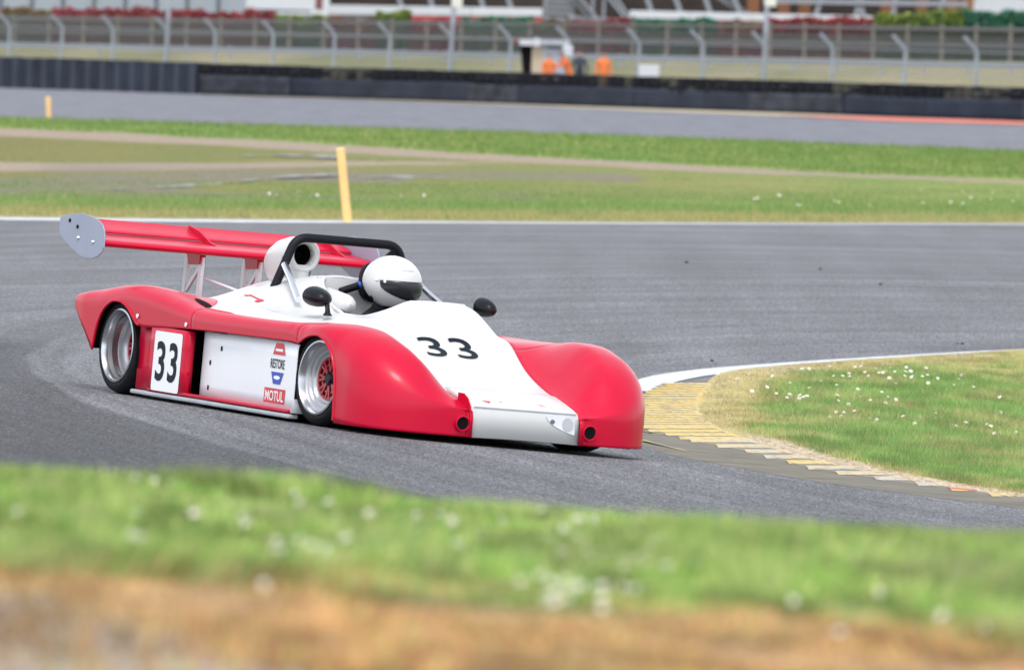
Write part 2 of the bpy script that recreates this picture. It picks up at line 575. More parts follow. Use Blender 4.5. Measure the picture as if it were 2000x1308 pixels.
XL = pch([(-14, 14), (-10, 8.4), (-7, 4.6), (-5.4, 3.4), (-4.46, 2.85), (-4.06, 2.58), (-2.36, 2.06), (1.13, 1.55), (4.97, 1.27),
          (8, 1.22), (11.6, 1.27), (15.3, 1.40), (17.8, 1.52), (19.4, 1.72), (21.4, 2.15), (24.6, 3.04), (28.6, 4.45), (36, 7.7), (45, 13.3), (58, 24.5)])
def infield_z(x, y):
    d = np.clip(x - XL(y), 0, None)
    return G(x, y) + .0195 + .018 * sm(0, .25, d) + .006 * sm(.2, 2.5, d) + .03 * (fbm(x * 1.5, y * .6, 31) - .5) * sm(0, .4, d)
def infield_dry(x, y):
    """0 green .. 1 bare straw and soil"""
    d = x - XL(y)
    n = fbm(x * 2.0, y * .5, 41)
    wid = np.interp(y, (-8, -2, 2, 8, 13, 18, 24, 34), (.28, .32, .25, .35, .55, .55, .5, .6))
    e = 1 - sm(.5, 1.5, d / wid + (n - .5) * 1.3)
    back = sm(17, 26, y + (n - .5) * 8) * .75
    return np.clip(np.maximum(e, back), 0, 1)
def infield_soil(x, y):
    d = x - XL(y)
    n = fbm(x * 3.0, y * .8, 45)
    return (1 - sm(.1, .30, d + (n - .5) * .25)) * (1 - sm(1, 6, y)) + .55 * sm(.62, .72, fbm(x * 1.2, y * .35, 48)) * sm(14, 20, y)
def col_infield(x, y):
    c = mixc(GREEN, STRAW, infield_dry(x, y))
    return mixc(c, (.46, .37, .27), np.clip(infield_soil(x, y), 0, 1))
def infield_rows(name):
    ys = axis((-14, -8, 8), (-8, 30, 190), (30, 58, 20))
    t = np.linspace(0, 1, 60) ** 1.8
    Y = np.repeat(ys[:, None], len(t), 1)
    X = XL(ys)[:, None] + t[None] * (45 - XL(ys))[:, None]
    Z = infield_z(X, Y)
    c = col_infield(X, Y).reshape(-1, 3)
    o = MB().grid(np.stack([X, Y, Z], -1).tolist()).build(name, M['soil'], sharp=None, fix=False)
    at_ = o.data.attributes.new('col', 'FLOAT_COLOR', 'POINT')
    at_.data.foreach_set('color', np.concatenate([c, np.ones((len(c), 1))], 1).ravel().astype(np.float32))
    o.data.flip_normals()
    o['kind'] = 'structure'
infield_rows('infield_turf')

# kerb: concrete apron with raised painted ribs
M['apron'] = mat('dirty_concrete', (.145, .133, .10), .9, var=.3, vscale=3.5, bump=.4, bscale=20)
def rib_mat(name, a, b, dirt=.45):
    m, t, p = nodes_of(name)
    geo = t.nodes.new('ShaderNodeNewGeometry')
    n = t.nodes.new('ShaderNodeTexNoise'); n.inputs['Scale'].default_value = 3.0; n.inputs['Detail'].default_value = 6
    n2 = t.nodes.new('ShaderNodeTexNoise'); n2.inputs['Scale'].default_value = 14; n2.inputs['Detail'].default_value = 5
    t.links.new(geo.outputs['Position'], n.inputs['Vector']); t.links.new(geo.outputs['Position'], n2.inputs['Vector'])
    r = t.nodes.new('ShaderNodeValToRGB')
    r.color_ramp.elements[0].position = .40; r.color_ramp.elements[0].color = (*a, 1)
    r.color_ramp.elements[1].position = .62; r.color_ramp.elements[1].color = (*b, 1)
    t.links.new(n.outputs['Fac'], r.inputs[0])
    r2 = t.nodes.new('ShaderNodeMapRange'); r2.inputs[1].default_value = .50; r2.inputs[2].default_value = .68
    r2.inputs[3].default_value = 0; r2.inputs[4].default_value = dirt * 1.6
    t.links.new(n2.outputs['Fac'], r2.inputs[0])
    mx = t.nodes.new('ShaderNodeMix'); mx.data_type = 'RGBA'
    t.links.new(r2.outputs[0], mx.inputs[0]); t.links.new(r.outputs[0], mx.inputs[6]); mx.inputs[7].default_value = (.16, .15, .13, 1)
    t.links.new(mx.outputs[2], p.inputs['Base Color'])
    p.inputs['Roughness'].default_value = .8
    return m
M['rib_y'] = rib_mat('worn_yellow_paint', (.66, .45, .09), (.60, .48, .22), .7)
M['rib_f'] = rib_mat('faded_yellow_line', (.40, .31, .11), (.20, .17, .11), .9)
M['rib_w'] = rib_mat('worn_white_paint', (.50, .48, .42), (.60, .44, .16), .8)
M['rib_r'] = rib_mat('worn_red_and_yellow_paint', (.45, .09, .07), (.66, .45, .10))
K_OUT = [(1290, 750), (1262, 764), (1248, 782), (1241, 800), (1238, 830), (1245, 862), (1300, 886), (1400, 906), (1600, 941), (1800, 968), (2000, 993)]
K_IN = [(1500, 743), (1440, 753), (1400, 766), (1376, 785), (1368, 800), (1380, 828), (1420, 856), (1530, 892), (1690, 930), (1850, 957), (2010, 979)]
ko = [tuple(hit(*p)[:2]) for p in K_OUT] + [(4.6, -8.6), (9, -12)]
ki = [tuple(hit(*p)[:2]) for p in K_IN] + [(4.9, -7.2), (9.5, -10.6)]
def dense(P, n):
    P = np.array(P); s = np.concatenate([[0], np.cumsum(np.hypot(*np.diff(P, axis=0).T))])
    t = np.linspace(0, s[-1], n)
    return np.stack([pch(list(zip(s, P[:, 0])))(t), pch(list(zip(s, P[:, 1])))(t)], -1)
ko, ki = dense(ko, 90), dense(ki, 90)
rows = []
for a, b in zip(ko, ki):
    r = []
    for q in np.linspace(0, 1, 7):
        x, y = a * (1 - q) + (b + (b - a) / max(np.hypot(*(b - a)), .1) * .3) * q
        r.append((x, y, float(G(x, y)) + .001 + .017 * min(1, q * 4) - .03 * max(0, q * 6 - 5)))
    rows.append(r)
kerb = MB().grid(rows).build('kerb', M['apron'], sharp=None)
kerb['kind'] = 'structure'
RL = pch([(752, 1300), (762, 1280), (780, 1258), (800, 1250), (830, 1248), (845, 1262), (860, 1325), (870, 1365), (882, 1432), (894, 1482), (905, 1522), (914, 1552), (924, 1602), (936, 1677), (947, 1757), (959, 1842), (971, 1927), (983, 2012), (995, 2100)])
RR = pch([(752, 1462), (762, 1425), (775, 1398), (790, 1378), (800, 1368), (824, 1372), (838, 1416), (860, 1470), (880, 1536), (900, 1612), (914, 1680), (926, 1750), (936, 1812), (948, 1884), (959, 1968), (971, 2050), (983, 2130), (995, 2210)])
rows_px = list(np.arange(754, 838, 4.6)) + list(np.arange(840, 862, 7.0)) + list(np.arange(866, 994, 10.6))
rows = []
for py in np.arange(752, 1000, 3.0):
    a, b = hit(RL(py) - 6, py), hit(RR(py) + 30, py)
    rows.append([(*(a * (1 - q) + b * q)[:2], float(G(*(a * (1 - q) + b * q)[:2])) + .0185 - (.006 if q in (0, 1) else 0)) for q in (0, .1, .5, .9, 1)])
kb = MB().grid(rows).build('rib_bed', rib_mat('weathered_kerb_bed', (.17, .155, .12), (.24, .205, .13), .5), kerb, sharp=None)
for k, py in enumerate(rows_px):
    a, b = hit(RL(py) + random.uniform(-5, 5), py)[:2], hit(RR(py) + random.uniform(-5, 5), py)[:2]
    nxt = hit((RL(py) + RR(py)) / 2, py + (4.6 if py < 838 else 7 if py < 862 else 10.6))[1]
    half = abs(nxt - (a[1] + b[1]) / 2) * (.32 if py < 862 else .27)
    g = []
    for q in np.linspace(-.0, 1, 6):
        c = a * (1 - q) + b * q
        z = lambda yy: float(G(c[0], yy)) + .019
        g.append([(c[0], c[1] - half * 1.15, z(c[1] - half) + .001), (c[0], c[1] - half * .8, z(c[1] - half) + .003),
                  (c[0], c[1] + half * .6, z(c[1] + half) + .0035), (c[0], c[1] + half * 1.1, z(c[1] + half) + .001)])
    mt = M['rib_y'] if py < 858 else random.choice([M['rib_w'], M['rib_y'], M['rib_y'], M['rib_r']]) if py > 930 else random.choice([M['rib_w'], M['rib_w'], M['rib_y']])
    MB().grid(g).build('rib', mt, kerb, smooth=False)
strip('kerb_line', [tuple(hit(*p)[:2]) for p in ((1252, 862), (1290, 872), (1340, 884), (1400, 897), (1480, 913), (1600, 935), (1800, 962), (2000, 988))],
      [.05, .06, .06, .05, .04, .03, .03, .02], M['rib_f'], dz=.0135, n=60)

# puddles on the field
def puddle(name, pts, label):
    rng = random.Random(name + label)
    lo, hi_ = [], []
    for i in range(60):
        q = i / 59
        px = np.interp(q, np.linspace(0, 1, len(pts)), [p[0] for p in pts])
        py = np.interp(q, np.linspace(0, 1, len(pts)), [p[1] for p in pts])
        w = np.interp(q, np.linspace(0, 1, len(pts)), [p[2] for p in pts]) * max(.06, 1.9 * float(fbm(px * .035, 1, len(label))) - .55) * min(1, q * 6, (1 - q) * 6) + .05
        lo.append(hit(px, py + w)); hi_.append(hit(px, py - w))
    rows = [[(a[0], a[1], .062), (b[0], b[1], .062)] for a, b in zip(lo, hi_)]
    return tag(MB().grid(rows).build(name, M['water'], sharp=None), label, 'puddle', kind='structure')
M['water'] = mat('muddy_water', (.19, .175, .165), .45, var=.2, vscale=.6, spec=.22)
puddle('puddle', [(190, 380, 2), (300, 374, 4), (420, 367, 4), (560, 352, 4), (700, 347, 2)], 'long shallow puddle in the grass behind the rear wing')
puddle('puddle', [(400, 313, 1), (520, 309, 3), (640, 312, 3), (760, 318, 1)], 'thin puddle along the mud behind the tall yellow post')
puddle('puddle', [(640, 357, 1.5), (760, 352, 3), (900, 356, 1.5)], 'small puddle in the grass beside the tall yellow post')

# red painted strip at the foot of the tyre wall
rp = [tuple(hit(*p)[:2]) for p in ((1600, 228), (1700, 231), (1800, 235), (1900, 239.5), (2010, 245))]
M['redpaint'] = mat('red_run_off_paint', (.62, .17, .11), .8, var=.2, vscale=.8)
strip('red_verge', rp, [2, 8, 9, 9, 10], M['redpaint'], dz=.03, n=40)
sp = [tuple(hit(*p)[:2]) for p in ((385, 187), (700, 195), (1000, 205), (1300, 216), (1600, 228), (2010, 242))]
M['sand'] = mat('sandy_verge', (.42, .36, .25), .95, var=.2, vscale=.8)
strip('sand_verge', sp, [1, 6, 7, 8, 8, 4], M['sand'], dz=.02, n=60)

# ------------------------------------------------------------------ race car (local frame: x forward, y to its left, z up)
CAR_POS, CAR_YAW, CAR_LAT, CAR_LON = (-.9, -2.45, .13), 27.4, -.060, -.03
_t = math.radians(CAR_YAW)
cf = np.array([math.sin(_t), -math.cos(_t), CAR_LON]); cf /= np.linalg.norm(cf)
cl = np.array([math.cos(_t), math.sin(_t), CAR_LAT]); cl -= cf * (cl @ cf); cl /= np.linalg.norm(cl)
cu = np.cross(cf, cl)
CAR_MAT = Matrix(((cf[0], cl[0], cu[0], CAR_POS[0]), (cf[1], cl[1], cu[1], CAR_POS[1]), (cf[2], cl[2], cu[2], CAR_POS[2]), (0, 0, 0, 1)))
car = empty('race_car')
car.matrix_world = CAR_MAT
tag(car, 'red and white open sports racing car with number 33 on the track', 'race car')
HALF_WB = 1.28

YS = pch([(-1.86, .885), (-1.7, .90), (1.7, .90), (1.8, .885), (1.9, .850), (1.98, .795), (2.04, .725), (2.08, .655), (2.105, .575), (2.118, .50), (2.124, .43), (2.127, .36)])
ZT = pch([(-1.86, .552), (-1.6, .594), (-1.36, .628), (-1.12, .644), (-.9, .634), (-.6, .598), (-.28, .562), (0, .557), (.4, .555), (.9, .562), (1.06, .572), (1.2, .583), (1.33, .587),
          (1.5, .580), (1.65, .552), (1.8, .500), (1.9, .444), (1.98, .376), (2.04, .308), (2.08, .258), (2.11, .222), (2.127, .200)])
RV = pch([(-1.86, .05), (-1.5, .09), (-1.0, .09), (-.28, .07), (.9, .06), (1.06, .09), (1.3, .15), (1.6, .22), (1.8, .26), (1.9, .25), (2.0, .19), (2.08, .10), (2.127, .05)])
RW = pch([(-1.86, .06), (-1.5, .13), (-1.0, .13), (-.28, .09), (.9, .07), (1.06, .12), (1.3, .20), (1.6, .25), (1.8, .26), (1.9, .25), (2.0, .18), (2.08, .08), (2.127, .015)])
YI = pch([(-1.86, .02), (-1.62, .03), (-1.52, .20), (-1.2, .36), (-.8, .5), (-.5, .66), (-.3, .81), (-.2, .83), (.1, .82), (.35, .72), (.6, .60), (.8, .52), (1.0, .455), (1.2, .41), (1.35, .385), (1.6, .358), (1.8, .340), (2.127, .330)])
ZI = pch([(-1.86, .53), (-1.5, .588), (-1.0, .602), (-.75, .598), (-.5, .580), (-.3, .554), (0, .546), (.5, .546), (.8, .550), (.9, .545), (1.0, .528), (1.06, .510), (1.2, .455), (1.35, .398), (1.6, .325), (1.8, .283), (2.0, .24), (2.127, .19)])
ZLOW = pch([(-1.86, .475), (-1.83, .455), (-1.7, .365), (-1.6, .28), (-1.552, .242), (-1.545, .25), (-1.53, .32), (-1.5, .40), (-1.45, .468), (-1.38, .513), (-1.313, .533), (-1.24, .535),
            (-1.182, .525), (-1.11, .497), (-1.051, .46), (-.98, .42), (-.9, .412), (-.78, .418), (-.28, .440), (.3, .450), (1.0, .455), (1.06, .450), (1.10, .462), (1.16, .486), (1.23, .503),
            (1.30, .508), (1.37, .494), (1.43, .466), (1.49, .418), (1.53, .36), (1.56, .28), (1.575, .18), (1.582, .06), (1.6, .05), (2.127, .05)])

def section(X, s):
    ys, zt, rv, rw, yi, zi, zl = (float(f(X)) for f in (YS, ZT, RV, RW, YI, ZI, ZLOW))
    pts = []
    zs = max(zt - rv, zl + .004)
    for q in np.linspace(0, 1, 9):
        pts.append((X, s * ys, zl + (zs - zl) * q))
    for a in np.linspace(0, math.pi / 2, 10)[1:]:
        e = 2 / (2.3 if X < 1.0 else 2.7)
        pts.append((X, s * (ys - rw * (1 - math.cos(a) ** e)), zs + (zt - zs) * math.sin(a) ** e))
    yc = ys - rw
    for q in np.linspace(0, 1, 12)[1:]:
        k = q * q * (3 - 2 * q)
        pts.append((X, s * (yc + (yi - yc) * q), zt + (zi - zt) * k))
    return pts

def stations(a, b, dx=.022, extra=()):
    x = list(np.linspace(a, b, max(3, int((b - a) / dx)))) + [e for e in extra if a < e < b]
    return sorted(x)

def shell(name, s, a, b, extra=(), cap=False, m='red'):
    G_ = [section(X, s) for X in stations(a, b, extra=extra)]
    mb = MB().grid(G_)
    if cap:                                   # front face under the last section
        last = G_[-1]
        c_ = .05
        mid = [(p[0] + .010, p[1] * .985 if abs(p[1]) > .5 else p[1], c_ + (p[2] - c_) * .80) for p in last]
        base = [(p[0] + .014, p[1] * .98 if abs(p[1]) > .5 else p[1], c_) for p in last]
        mb.grid([last, mid, base])
    o = mb.build(name, M[m], car, sharp=None if cap else 50)
    # outward normals
    me = o.data
    me.update()
    p = max(me.polygons, key=lambda q: q.center.z)
    if p.normal.z < 0: me.flip_normals()
    solid(o, .008)
    return o

ARCH_F = list(2.127 - .1 * np.linspace(0, 1, 24)[1:] ** 2.2) + [1.552, 1.565, 1.572, 1.578, 1.582, 1.59]
ARCH_R = [-1.552, -1.548, -1.54, -1.53, -1.52]
rear_f, front_f = {}, {}
for s in (-1, 1):
    rear_f[s] = shell('rear_fender', s, -1.86, -.285, ARCH_R)
    shell('side_band', s, -.2845, 1.0592)
    front_f[s] = shell('front_fender', s, 1.0598, 2.127, ARCH_F, cap=True)
    # tail closing panel and rolled tail edge
    for X, Z in ((-.98, .463), (-.345, .455)):
        MB().lathe([(.001, -.004), (.013, -.004), (.014, 0), (.001, .002)][::-1], 14, c=(X, s * .9035, Z + .008)).build('fastener', M['alu'], rear_f[s])
    # brake duct: a red ring; a dark disc paints the shade of its bore
    d = MB()
    d.lathe([(.033, .001), (.038, .010), (.044, .009), (.047, -.02)], 20, 'X', c=(2.136, s * .392, .122))
    d.lathe([(.034, .004), (.030, .001), (.0005, .0005)], 20, 'X', c=(2.136, s * .392, .122), mi=1)
    d.build('brake_duct', [M['red'], M['dark']], front_f[s])

for s in (-1, 1):
    for part, a_, b_ in ((rear_f[s], -1.545, -.96), (front_f[s], 1.07, 1.581)):
        xs_ = np.concatenate([np.linspace(a_, b_, 40), [1.5815, 1.582] if a_ > 0 else []])
        MB().tube([(X, s * .9005, float(ZLOW(X)) + .004) for X in xs_], .0075, 8).build('arch_lip', M['red'], part)
# white upper bodywork: bonnet, cowl, cockpit sides and engine cover in one skin
RIDGE = pch([(-1.56, .585), (-1.5, .605), (-1.3, .652), (-1.1, .704), (-.95, .74), (-.85, .757), (-.6, .785), (-.3, .803), (0, .803)])
BASE = pch([(-.3, .615), (.4, .605), (.6, .614), (.7, .612), (.8, .598), (.98, .549), (1.09, .500), (1.23, .442), (1.39, .385), (1.57, .335), (1.8, .293)])
def up_z(X, Y):
    yi, zi = float(YI(X)), float(ZI(X))
    t = min(1.0, abs(Y) / yi)
    we = 1 - float(sm(-.30, .12, X))
    rear = zi + (float(RIDGE(X)) - zi) * max(0.0, 1 - t ** 2.0) ** 1.25
    b = float(BASE(X))
    front = b + (zi - b) * t ** 5
    bump = .112 * (1 - float(sm(.52, 1.16, X))) * float(sm(.3, .54, X)) * float(sm(-.24, .06, Y)) * (1 - float(sm(.365, .44, Y)))
    return rear * we + (front + bump) * (1 - we)
SV = np.linspace(-1, 1, 101)
XV = sorted(list(np.linspace(-1.56, -.30, 48)) + list(np.linspace(-.28, .58, 34)) + list(np.linspace(.60, 1.80, 52)))
HOLE = (-.28, .58, -.17, .43)
def in_hole(X, Y):
    # rounded opening round the driver
    cx, cy, rx, ry = .15, .13, .435, .305
    return abs((X - cx) / rx) ** 5 + abs((Y - cy) / ry) ** 5 < 1
def skip(i, j):
    X = (XV[i] + XV[i + 1]) / 2
    return in_hole(X, (SV[j] + SV[j + 1]) / 2 * float(YI(X)))
Gu = [[(X, t * float(YI(X)), up_z(X, t * float(YI(X)))) for t in SV] for X in XV]
ub = MB().grid(Gu, skip=skip).build('upper_body', M['white'], car, sharp=None)
if sum(p.normal.z for p in ub.data.polygons) < 0: ub.data.flip_normals()
solid(ub, .008)
# rolled lip round the cockpit opening
lip = []
for k in range(73):
    a = 2 * math.pi * k / 72
    c, s_ = math.cos(a), math.sin(a)
    X = .15 + .435 * math.copysign(abs(c) ** .4, c); Y = .13 + .305 * math.copysign(abs(s_) ** .4, s_)
    lip.append((X, Y, up_z(X, Y) - .004))
MB().tube(lip, .012, 8, caps=False).build('cockpit_rim', M['white'], ub)
# nose box
nb = MB()
sec = []
for X, zt, zb, w in ((1.74, .300, .10, .338), (1.84, .297, .06, .338), (1.96, .268, .05, .337), (2.06, .240, .05, .336), (2.098, .226, .05, .335), (2.106, .214, .05, .335), (2.128, .05, .05, .335)):
    r = min(.028, (zt - zb) * .45)
    row = [(X, -w, zb), (X, -w, zt - r), (X, -w + r * .3, zt - r * .3), (X, -w + r, zt)]
    row += [(X, -w + r + (2 * w - 2 * r) * q, zt + .004 * math.sin(math.pi * q)) for q in np.linspace(0, 1, 9)[1:-1]]
    row += [(X, w - r, zt), (X, w - r * .3, zt - r * .3), (X, w, zt - r), (X, w, zb)]
    sec.append(row)
nb.grid(sec)
nose = nb.build('nose_box', M['white'], car, sharp=30)
if sum(p.normal.z for p in nose.data.polygons) < 0: nose.data.flip_normals()
solid(nose, .006)
# recessed headlamps behind clear covers at the corners of the nose
def fx(z): return 2.106 + (.214 - z) / .164 * .022
for s in (1,):
    l = MB()
    yy = [(.13, .196), (.17, .200), (.22, .203), (.28, .206), (.302, .204), (.306, .17), (.307, .12), (.303, .103), (.28, .108), (.25, .117), (.21, .131), (.175, .148), (.148, .168), (.133, .184)]
    l.prism([(fx(z) + .002, s * y, z) for y, z in yy], (.003, 0, 0))
    lamp = l.build('headlamp', M['lens'], nose, smooth=False)
    el = lambda cy, cz, ry, rz, d: [(fx(cz + rz * math.sin(a)) + d, s * (cy + ry * math.cos(a)), cz + rz * math.sin(a)) for a in np.linspace(0, 2 * math.pi, 18, endpoint=False)]
    MB().prism(el(.168, .168, .014, .012, .0055), (.002, 0, 0)).build('bulb', M['mullion0'], lamp, smooth=False)
    MB().prism(el(.262, .158, .034, .036, .0055), (.002, 0, 0)).build('reflector', M['rimw'], lamp, smooth=False)
# faint red and grey emblem on the nose lip
em = MB()
def on_nose(y, x): return (x, y, .226 + (2.098 - x) / .138 * .042 + .0055)
for tri in (((-.235, 2.03), (-.18, 2.035), (-.205, 2.07)), ((.10, 2.03), (.15, 2.07), (.135, 2.035))):
    em.add([on_nose(*q) for q in tri], [(0, 1, 2)], 0)
for y0 in (-.13, -.07, .02, .06):
    em.add([on_nose(y0, 2.035), on_nose(y0 + .02, 2.035), on_nose(y0 + .02, 2.043), on_nose(y0, 2.043)], [(0, 1, 2, 3)], 0)
for x0 in (2.031, 2.066):
    em.add([on_nose(-.16, x0), on_nose(.09, x0), on_nose(.09, x0 + .003), on_nose(-.16, x0 + .003)], [(0, 1, 2, 3)], 1)
em.build('nose_emblem', [M['decalred'], M['decalgrey']], nose, smooth=False, fix=False)
MB().bar((2.1085, -.315, .2165), (2.1085, .315, .2165), .004, .005).build('nose_groove_shade', M['decalgrey'], nose, smooth=False)  # grey strip paints the shaded groove under the nose lip
# turning fin beside the nose
fin = [(1.985, .205), (1.985, .284), (2.05, .283), (2.10, .262), (2.14, .22), (2.155, .14), (2.15, .095), (2.09, .19)]
f_ = MB().prism([(x, -.357, z) for x, z in fin], (0, .006, 0)).build('turning_fin', M['red'], car, smooth=False)

# floor, tub, bulkhead
MB().box((-1.35, -.80, .040), (1.86, .80, .056)).build('floor', M['dark'], car, smooth=False)
for s in (-1, 1):
    bevel(MB().box((-.99, min(s * .84, s * .905), .034), (1.04, max(s * .84, s * .905), .058)).build('sill', M['sill'], car, smooth=False), .008)
    bevel(MB().box((-.78, min(s * .86, s * .900), .0635), (1.02, max(s * .86, s * .900), .082)).build('sill_lip', M['red'], car, smooth=False), .006)
tub = MB()
ring = [(p[0], p[1]) for p in lip[:-1]]
rows = [[(.15 + (x - .15) * k, .13 + (y - .13) * k, (up_z(x, y) - .012) * (1 - q) + .12 * q) for x, y in ring + ring[:1]] for q, k in ((0, 1.0), (.4, 1.0), (1, .96))]
tub.grid(rows)
tub.build('cockpit_tub', M['black'], car)
MB().box((-.262, -.16, .42), (-.245, .42, .795)).build('bulkhead', M['white'], car, smooth=False)
# padded white cockpit side beside the driver
MB().tube([(-.22, -.10, .685), (-.05, -.12, .672), (.08, -.128, .66), (.12, -.13, .657), (.14, -.13, .655)], [.055, .055, .055, .042, .012], 14).build('side_bolster', M['white'], car)

# side: white panel leading back into the radiator intake, number panel behind it
def side(s):
    pl = pch([(-.42, .70), (-.33, .785), (-.24, .826), (-.1, .848), (.1, .858), (.45, .868), (.7, .874), (1.05, .884)])
    xs = np.linspace(-.42, 1.05, 26)
    rows = []
    for X in xs:
        y = s * float(pl(X))
        zt = .452 if X < .9 else .452 - (X - .9) * .05
        rows.append([(X, y, z) for z in np.linspace(.066, zt, 6)])
    rows.append([(1.062, s * .86, z) for z in np.linspace(.066, .44, 6)])
    rows.append([(1.065, s * .60, z) for z in np.linspace(.066, .44, 6)])
    pnl = MB().grid(rows).build('side_panel', M['panel'], car, sharp=40)
    solid(pnl, .004, 0)
    # number panel with rounded leading edge, and the sloping cheek behind it
    poly = [(-.985, .872), (-.93, .858), (-.86, .860), (-.792, .880), (-.785, .897), (-.36, .897), (-.335, .893), (-.322, .882), (-.318, .866), (-.322, .85)]
    rows = [[(x, s * y, z) for x, y in poly] for z in (.064, .2, .34, .428)]
    rows[0] = [(x + (.03 if i in (5, 6, 7) else 0), y, z) for i, (x, y, z) in enumerate(rows[0])]
    num = MB().grid(rows).build('number_panel', M['red'], car, sharp=40)
    solid(num, .006, 0)
    # dark duct behind the intake
    d = MB()
    d.box((-.62, min(s * .45, s * .84), .068), (-.60, max(s * .45, s * .84), .43))
    d.box((-.60, min(s * .45, s * .80), .0665), (.05, max(s * .45, s * .80), .070))
    d.box((-.60, min(s * .45, s * .86), .44), (.30, max(s * .45, s * .86), .446))
    d.build('intake_duct', M['dark'], car, smooth=False)
    # radiator edge in the intake
    MB().box((-.40, min(s * .55, s * .60), .12), (-.375, max(s * .55, s * .60), .38)).build('radiator_edge', M['sill'], car, smooth=False)
    return pnl, num, pl
sides = {s: side(s) for s in (-1, 1)}

# ---- lettering and stickers
def text_mesh(body, size=1.0, offset=0.0, spacing=1.0):
    c = bpy.data.curves.new('lettering', 'FONT')
    c.body = body; c.size = size; c.offset = offset; c.space_character = spacing
    c.align_x = 'CENTER'; c.align_y = 'CENTER'
    c.resolution_u = 6
    o = bpy.data.objects.new('lettering', c)
    SC.collection.objects.link(o)
    dg = bpy.context.evaluated_depsgraph_get()
    me = bpy.data.meshes.new_from_object(o.evaluated_get(dg))
    bpy.data.objects.remove(o)
    v = np.array([p.co[:] for p in me.vertices])
    f = [tuple(p.vertices) for p in me.polygons]
    bpy.data.meshes.remove(me)
    v[:, :2] -= (v[:, :2].min(0) + v[:, :2].max(0)) / 2
    return v, f
def lettering(name, body, place, w, h, material, parent, offset=.0, spacing=1.0, shear=0.0):
    """text fitted to w x h; place(u, v) gives the point on the surface"""
    v, f = text_mesh(body, 1.0, offset, spacing)
    ex = v[:, :2].max(0) - v[:, :2].min(0)
    u = v[:, 0] / ex[0] * w + shear * v[:, 1] / ex[1] * h
    t = v[:, 1] / ex[1] * h
    return mobj(name, [place(a, b) for a, b in zip(u, t)], f, material, parent, smooth=False)
def quad(name, place, w, h, material, parent, poly=None, dz=0):
    poly = poly or [(-.5, -.5), (.5, -.5), (.5, .5), (-.5, .5)]
    return mobj(name, [place(a * w, b * h) for a, b in poly], [tuple(range(len(poly)))], material, parent, smooth=False)
def rounded(r, ax, ay, n=5):
    out = []
    for cx, cy, a0 in ((.5, -.5, -90), (.5, .5, 0), (-.5, .5, 90), (-.5, -.5, 180)):
        for k in range(n + 1):
            a = math.radians(a0 + 90 * k / n)
            out.append((cx - math.copysign(r / ax, cx) + r / ax * math.cos(a), cy - math.copysign(r / ay, cy) + r / ay * math.sin(a)))
    return out
for s in (-1, 1):
    pnl, num, pl = sides[s]
    # u runs forward on the car's right side, backward on its left, so that the print reads properly from outside
    def on_num(d, cx=-.553, cz=.238, s=s): return lambda u, v: (cx - s * u, s * (.9005 + d), cz + v)
    plate = quad('number_plate', on_num(.0015), .355, .335, M['decalwhite'], num, rounded(.018, .355, .335))
    plate.data.materials.clear(); plate.data.materials.append(M['decalwhite'])
    lettering('number', '33', on_num(.003), .275, .225, M['decalblk'], plate, offset=.022, spacing=1.12)
    def on_pnl(cx, cz, d, s=s, pl=pl): return lambda u, v: (cx - s * u, s * (float(pl(cx - s * u)) + .0035 + d), cz + v)
    a = quad('sticker', on_pnl(.815, .405, .001), .165, .066, M['decalred'], pnl, [(-.5, -.5), (.5, -.5), (.3, .5), (-.3, .5)])
    quad('stripe', on_pnl(.815, .398, .002), .095, .014, M['decalwhite'], a)
    lettering('sticker', 'RESTORE', on_pnl(.805, .322, .001), .185, .052, M['decalblk'], pnl, offset=.012)
    b = quad('sticker', on_pnl(.812, .243, .001), .165, .066, M['decalblue'], pnl, [(-.28, -.5), (.28, -.5), (.5, .5), (-.5, .5)])
    quad('oval', on_pnl(.812, .246, .002), .085, .022, M['decalwhite'], b, [(.5 * math.cos(k * math.pi / 8), .5 * math.sin(k * math.pi / 8)) for k in range(16)])
    c = quad('sticker', on_pnl(.80, .144, .001), .275, .082, M['decalred'], pnl)
    lettering('lettering', 'MOTUL', on_pnl(.80, .144, .002), .240, .056, M['decalwhite'], c, offset=.016)
    for X, Z in ((.045, .357), (-.10, .27), (-.10, .13)):
        quad('fixing', on_pnl(X, Z, .001), .022, .026, M['dark'], pnl)
def on_bonnet(u, v):
    X = 1.125 - v
    return (X, u, up_z(X, u) + .006)
lettering('number', '33', on_bonnet, .325, .20, M['decalblk'], ub, offset=.004, spacing=1.08)
# small red print on the engine cover and a driver's name by the mirror
def on_cover(cx, cy, n=1):
    return lambda u, v: (cx + u, cy + v * .75, up_z(cx + u, cy + v * .75) + .006)
M['decalfaint'] = mat('faint_grey_print', (.50, .51, .53), .5)
lettering('driver_name', 'J CHRIS', on_cover(.10, -.62), .24, .05, M['decalfaint'], ub, offset=0)
lettering('print', 'EPS MD', on_cover(-.72, -.32), .26, .05, mat('faint_red_print', (.66, .42, .44), .5), ub)
q = MB()
for u0, u1, v0, v1 in ((0, .05, 0, .02), (.04, .17, .02, .035), (.16, .19, -.01, .05)):
    q.add([on_cover(-.28, -.60)(a, b) for a, b in ((u0, v0), (u1, v0 + .01), (u1, v1 + .01), (u0, v1))], [(0, 1, 2, 3)])
q.build('emblem', M['decalred'], ub, smooth=False, fix=False)

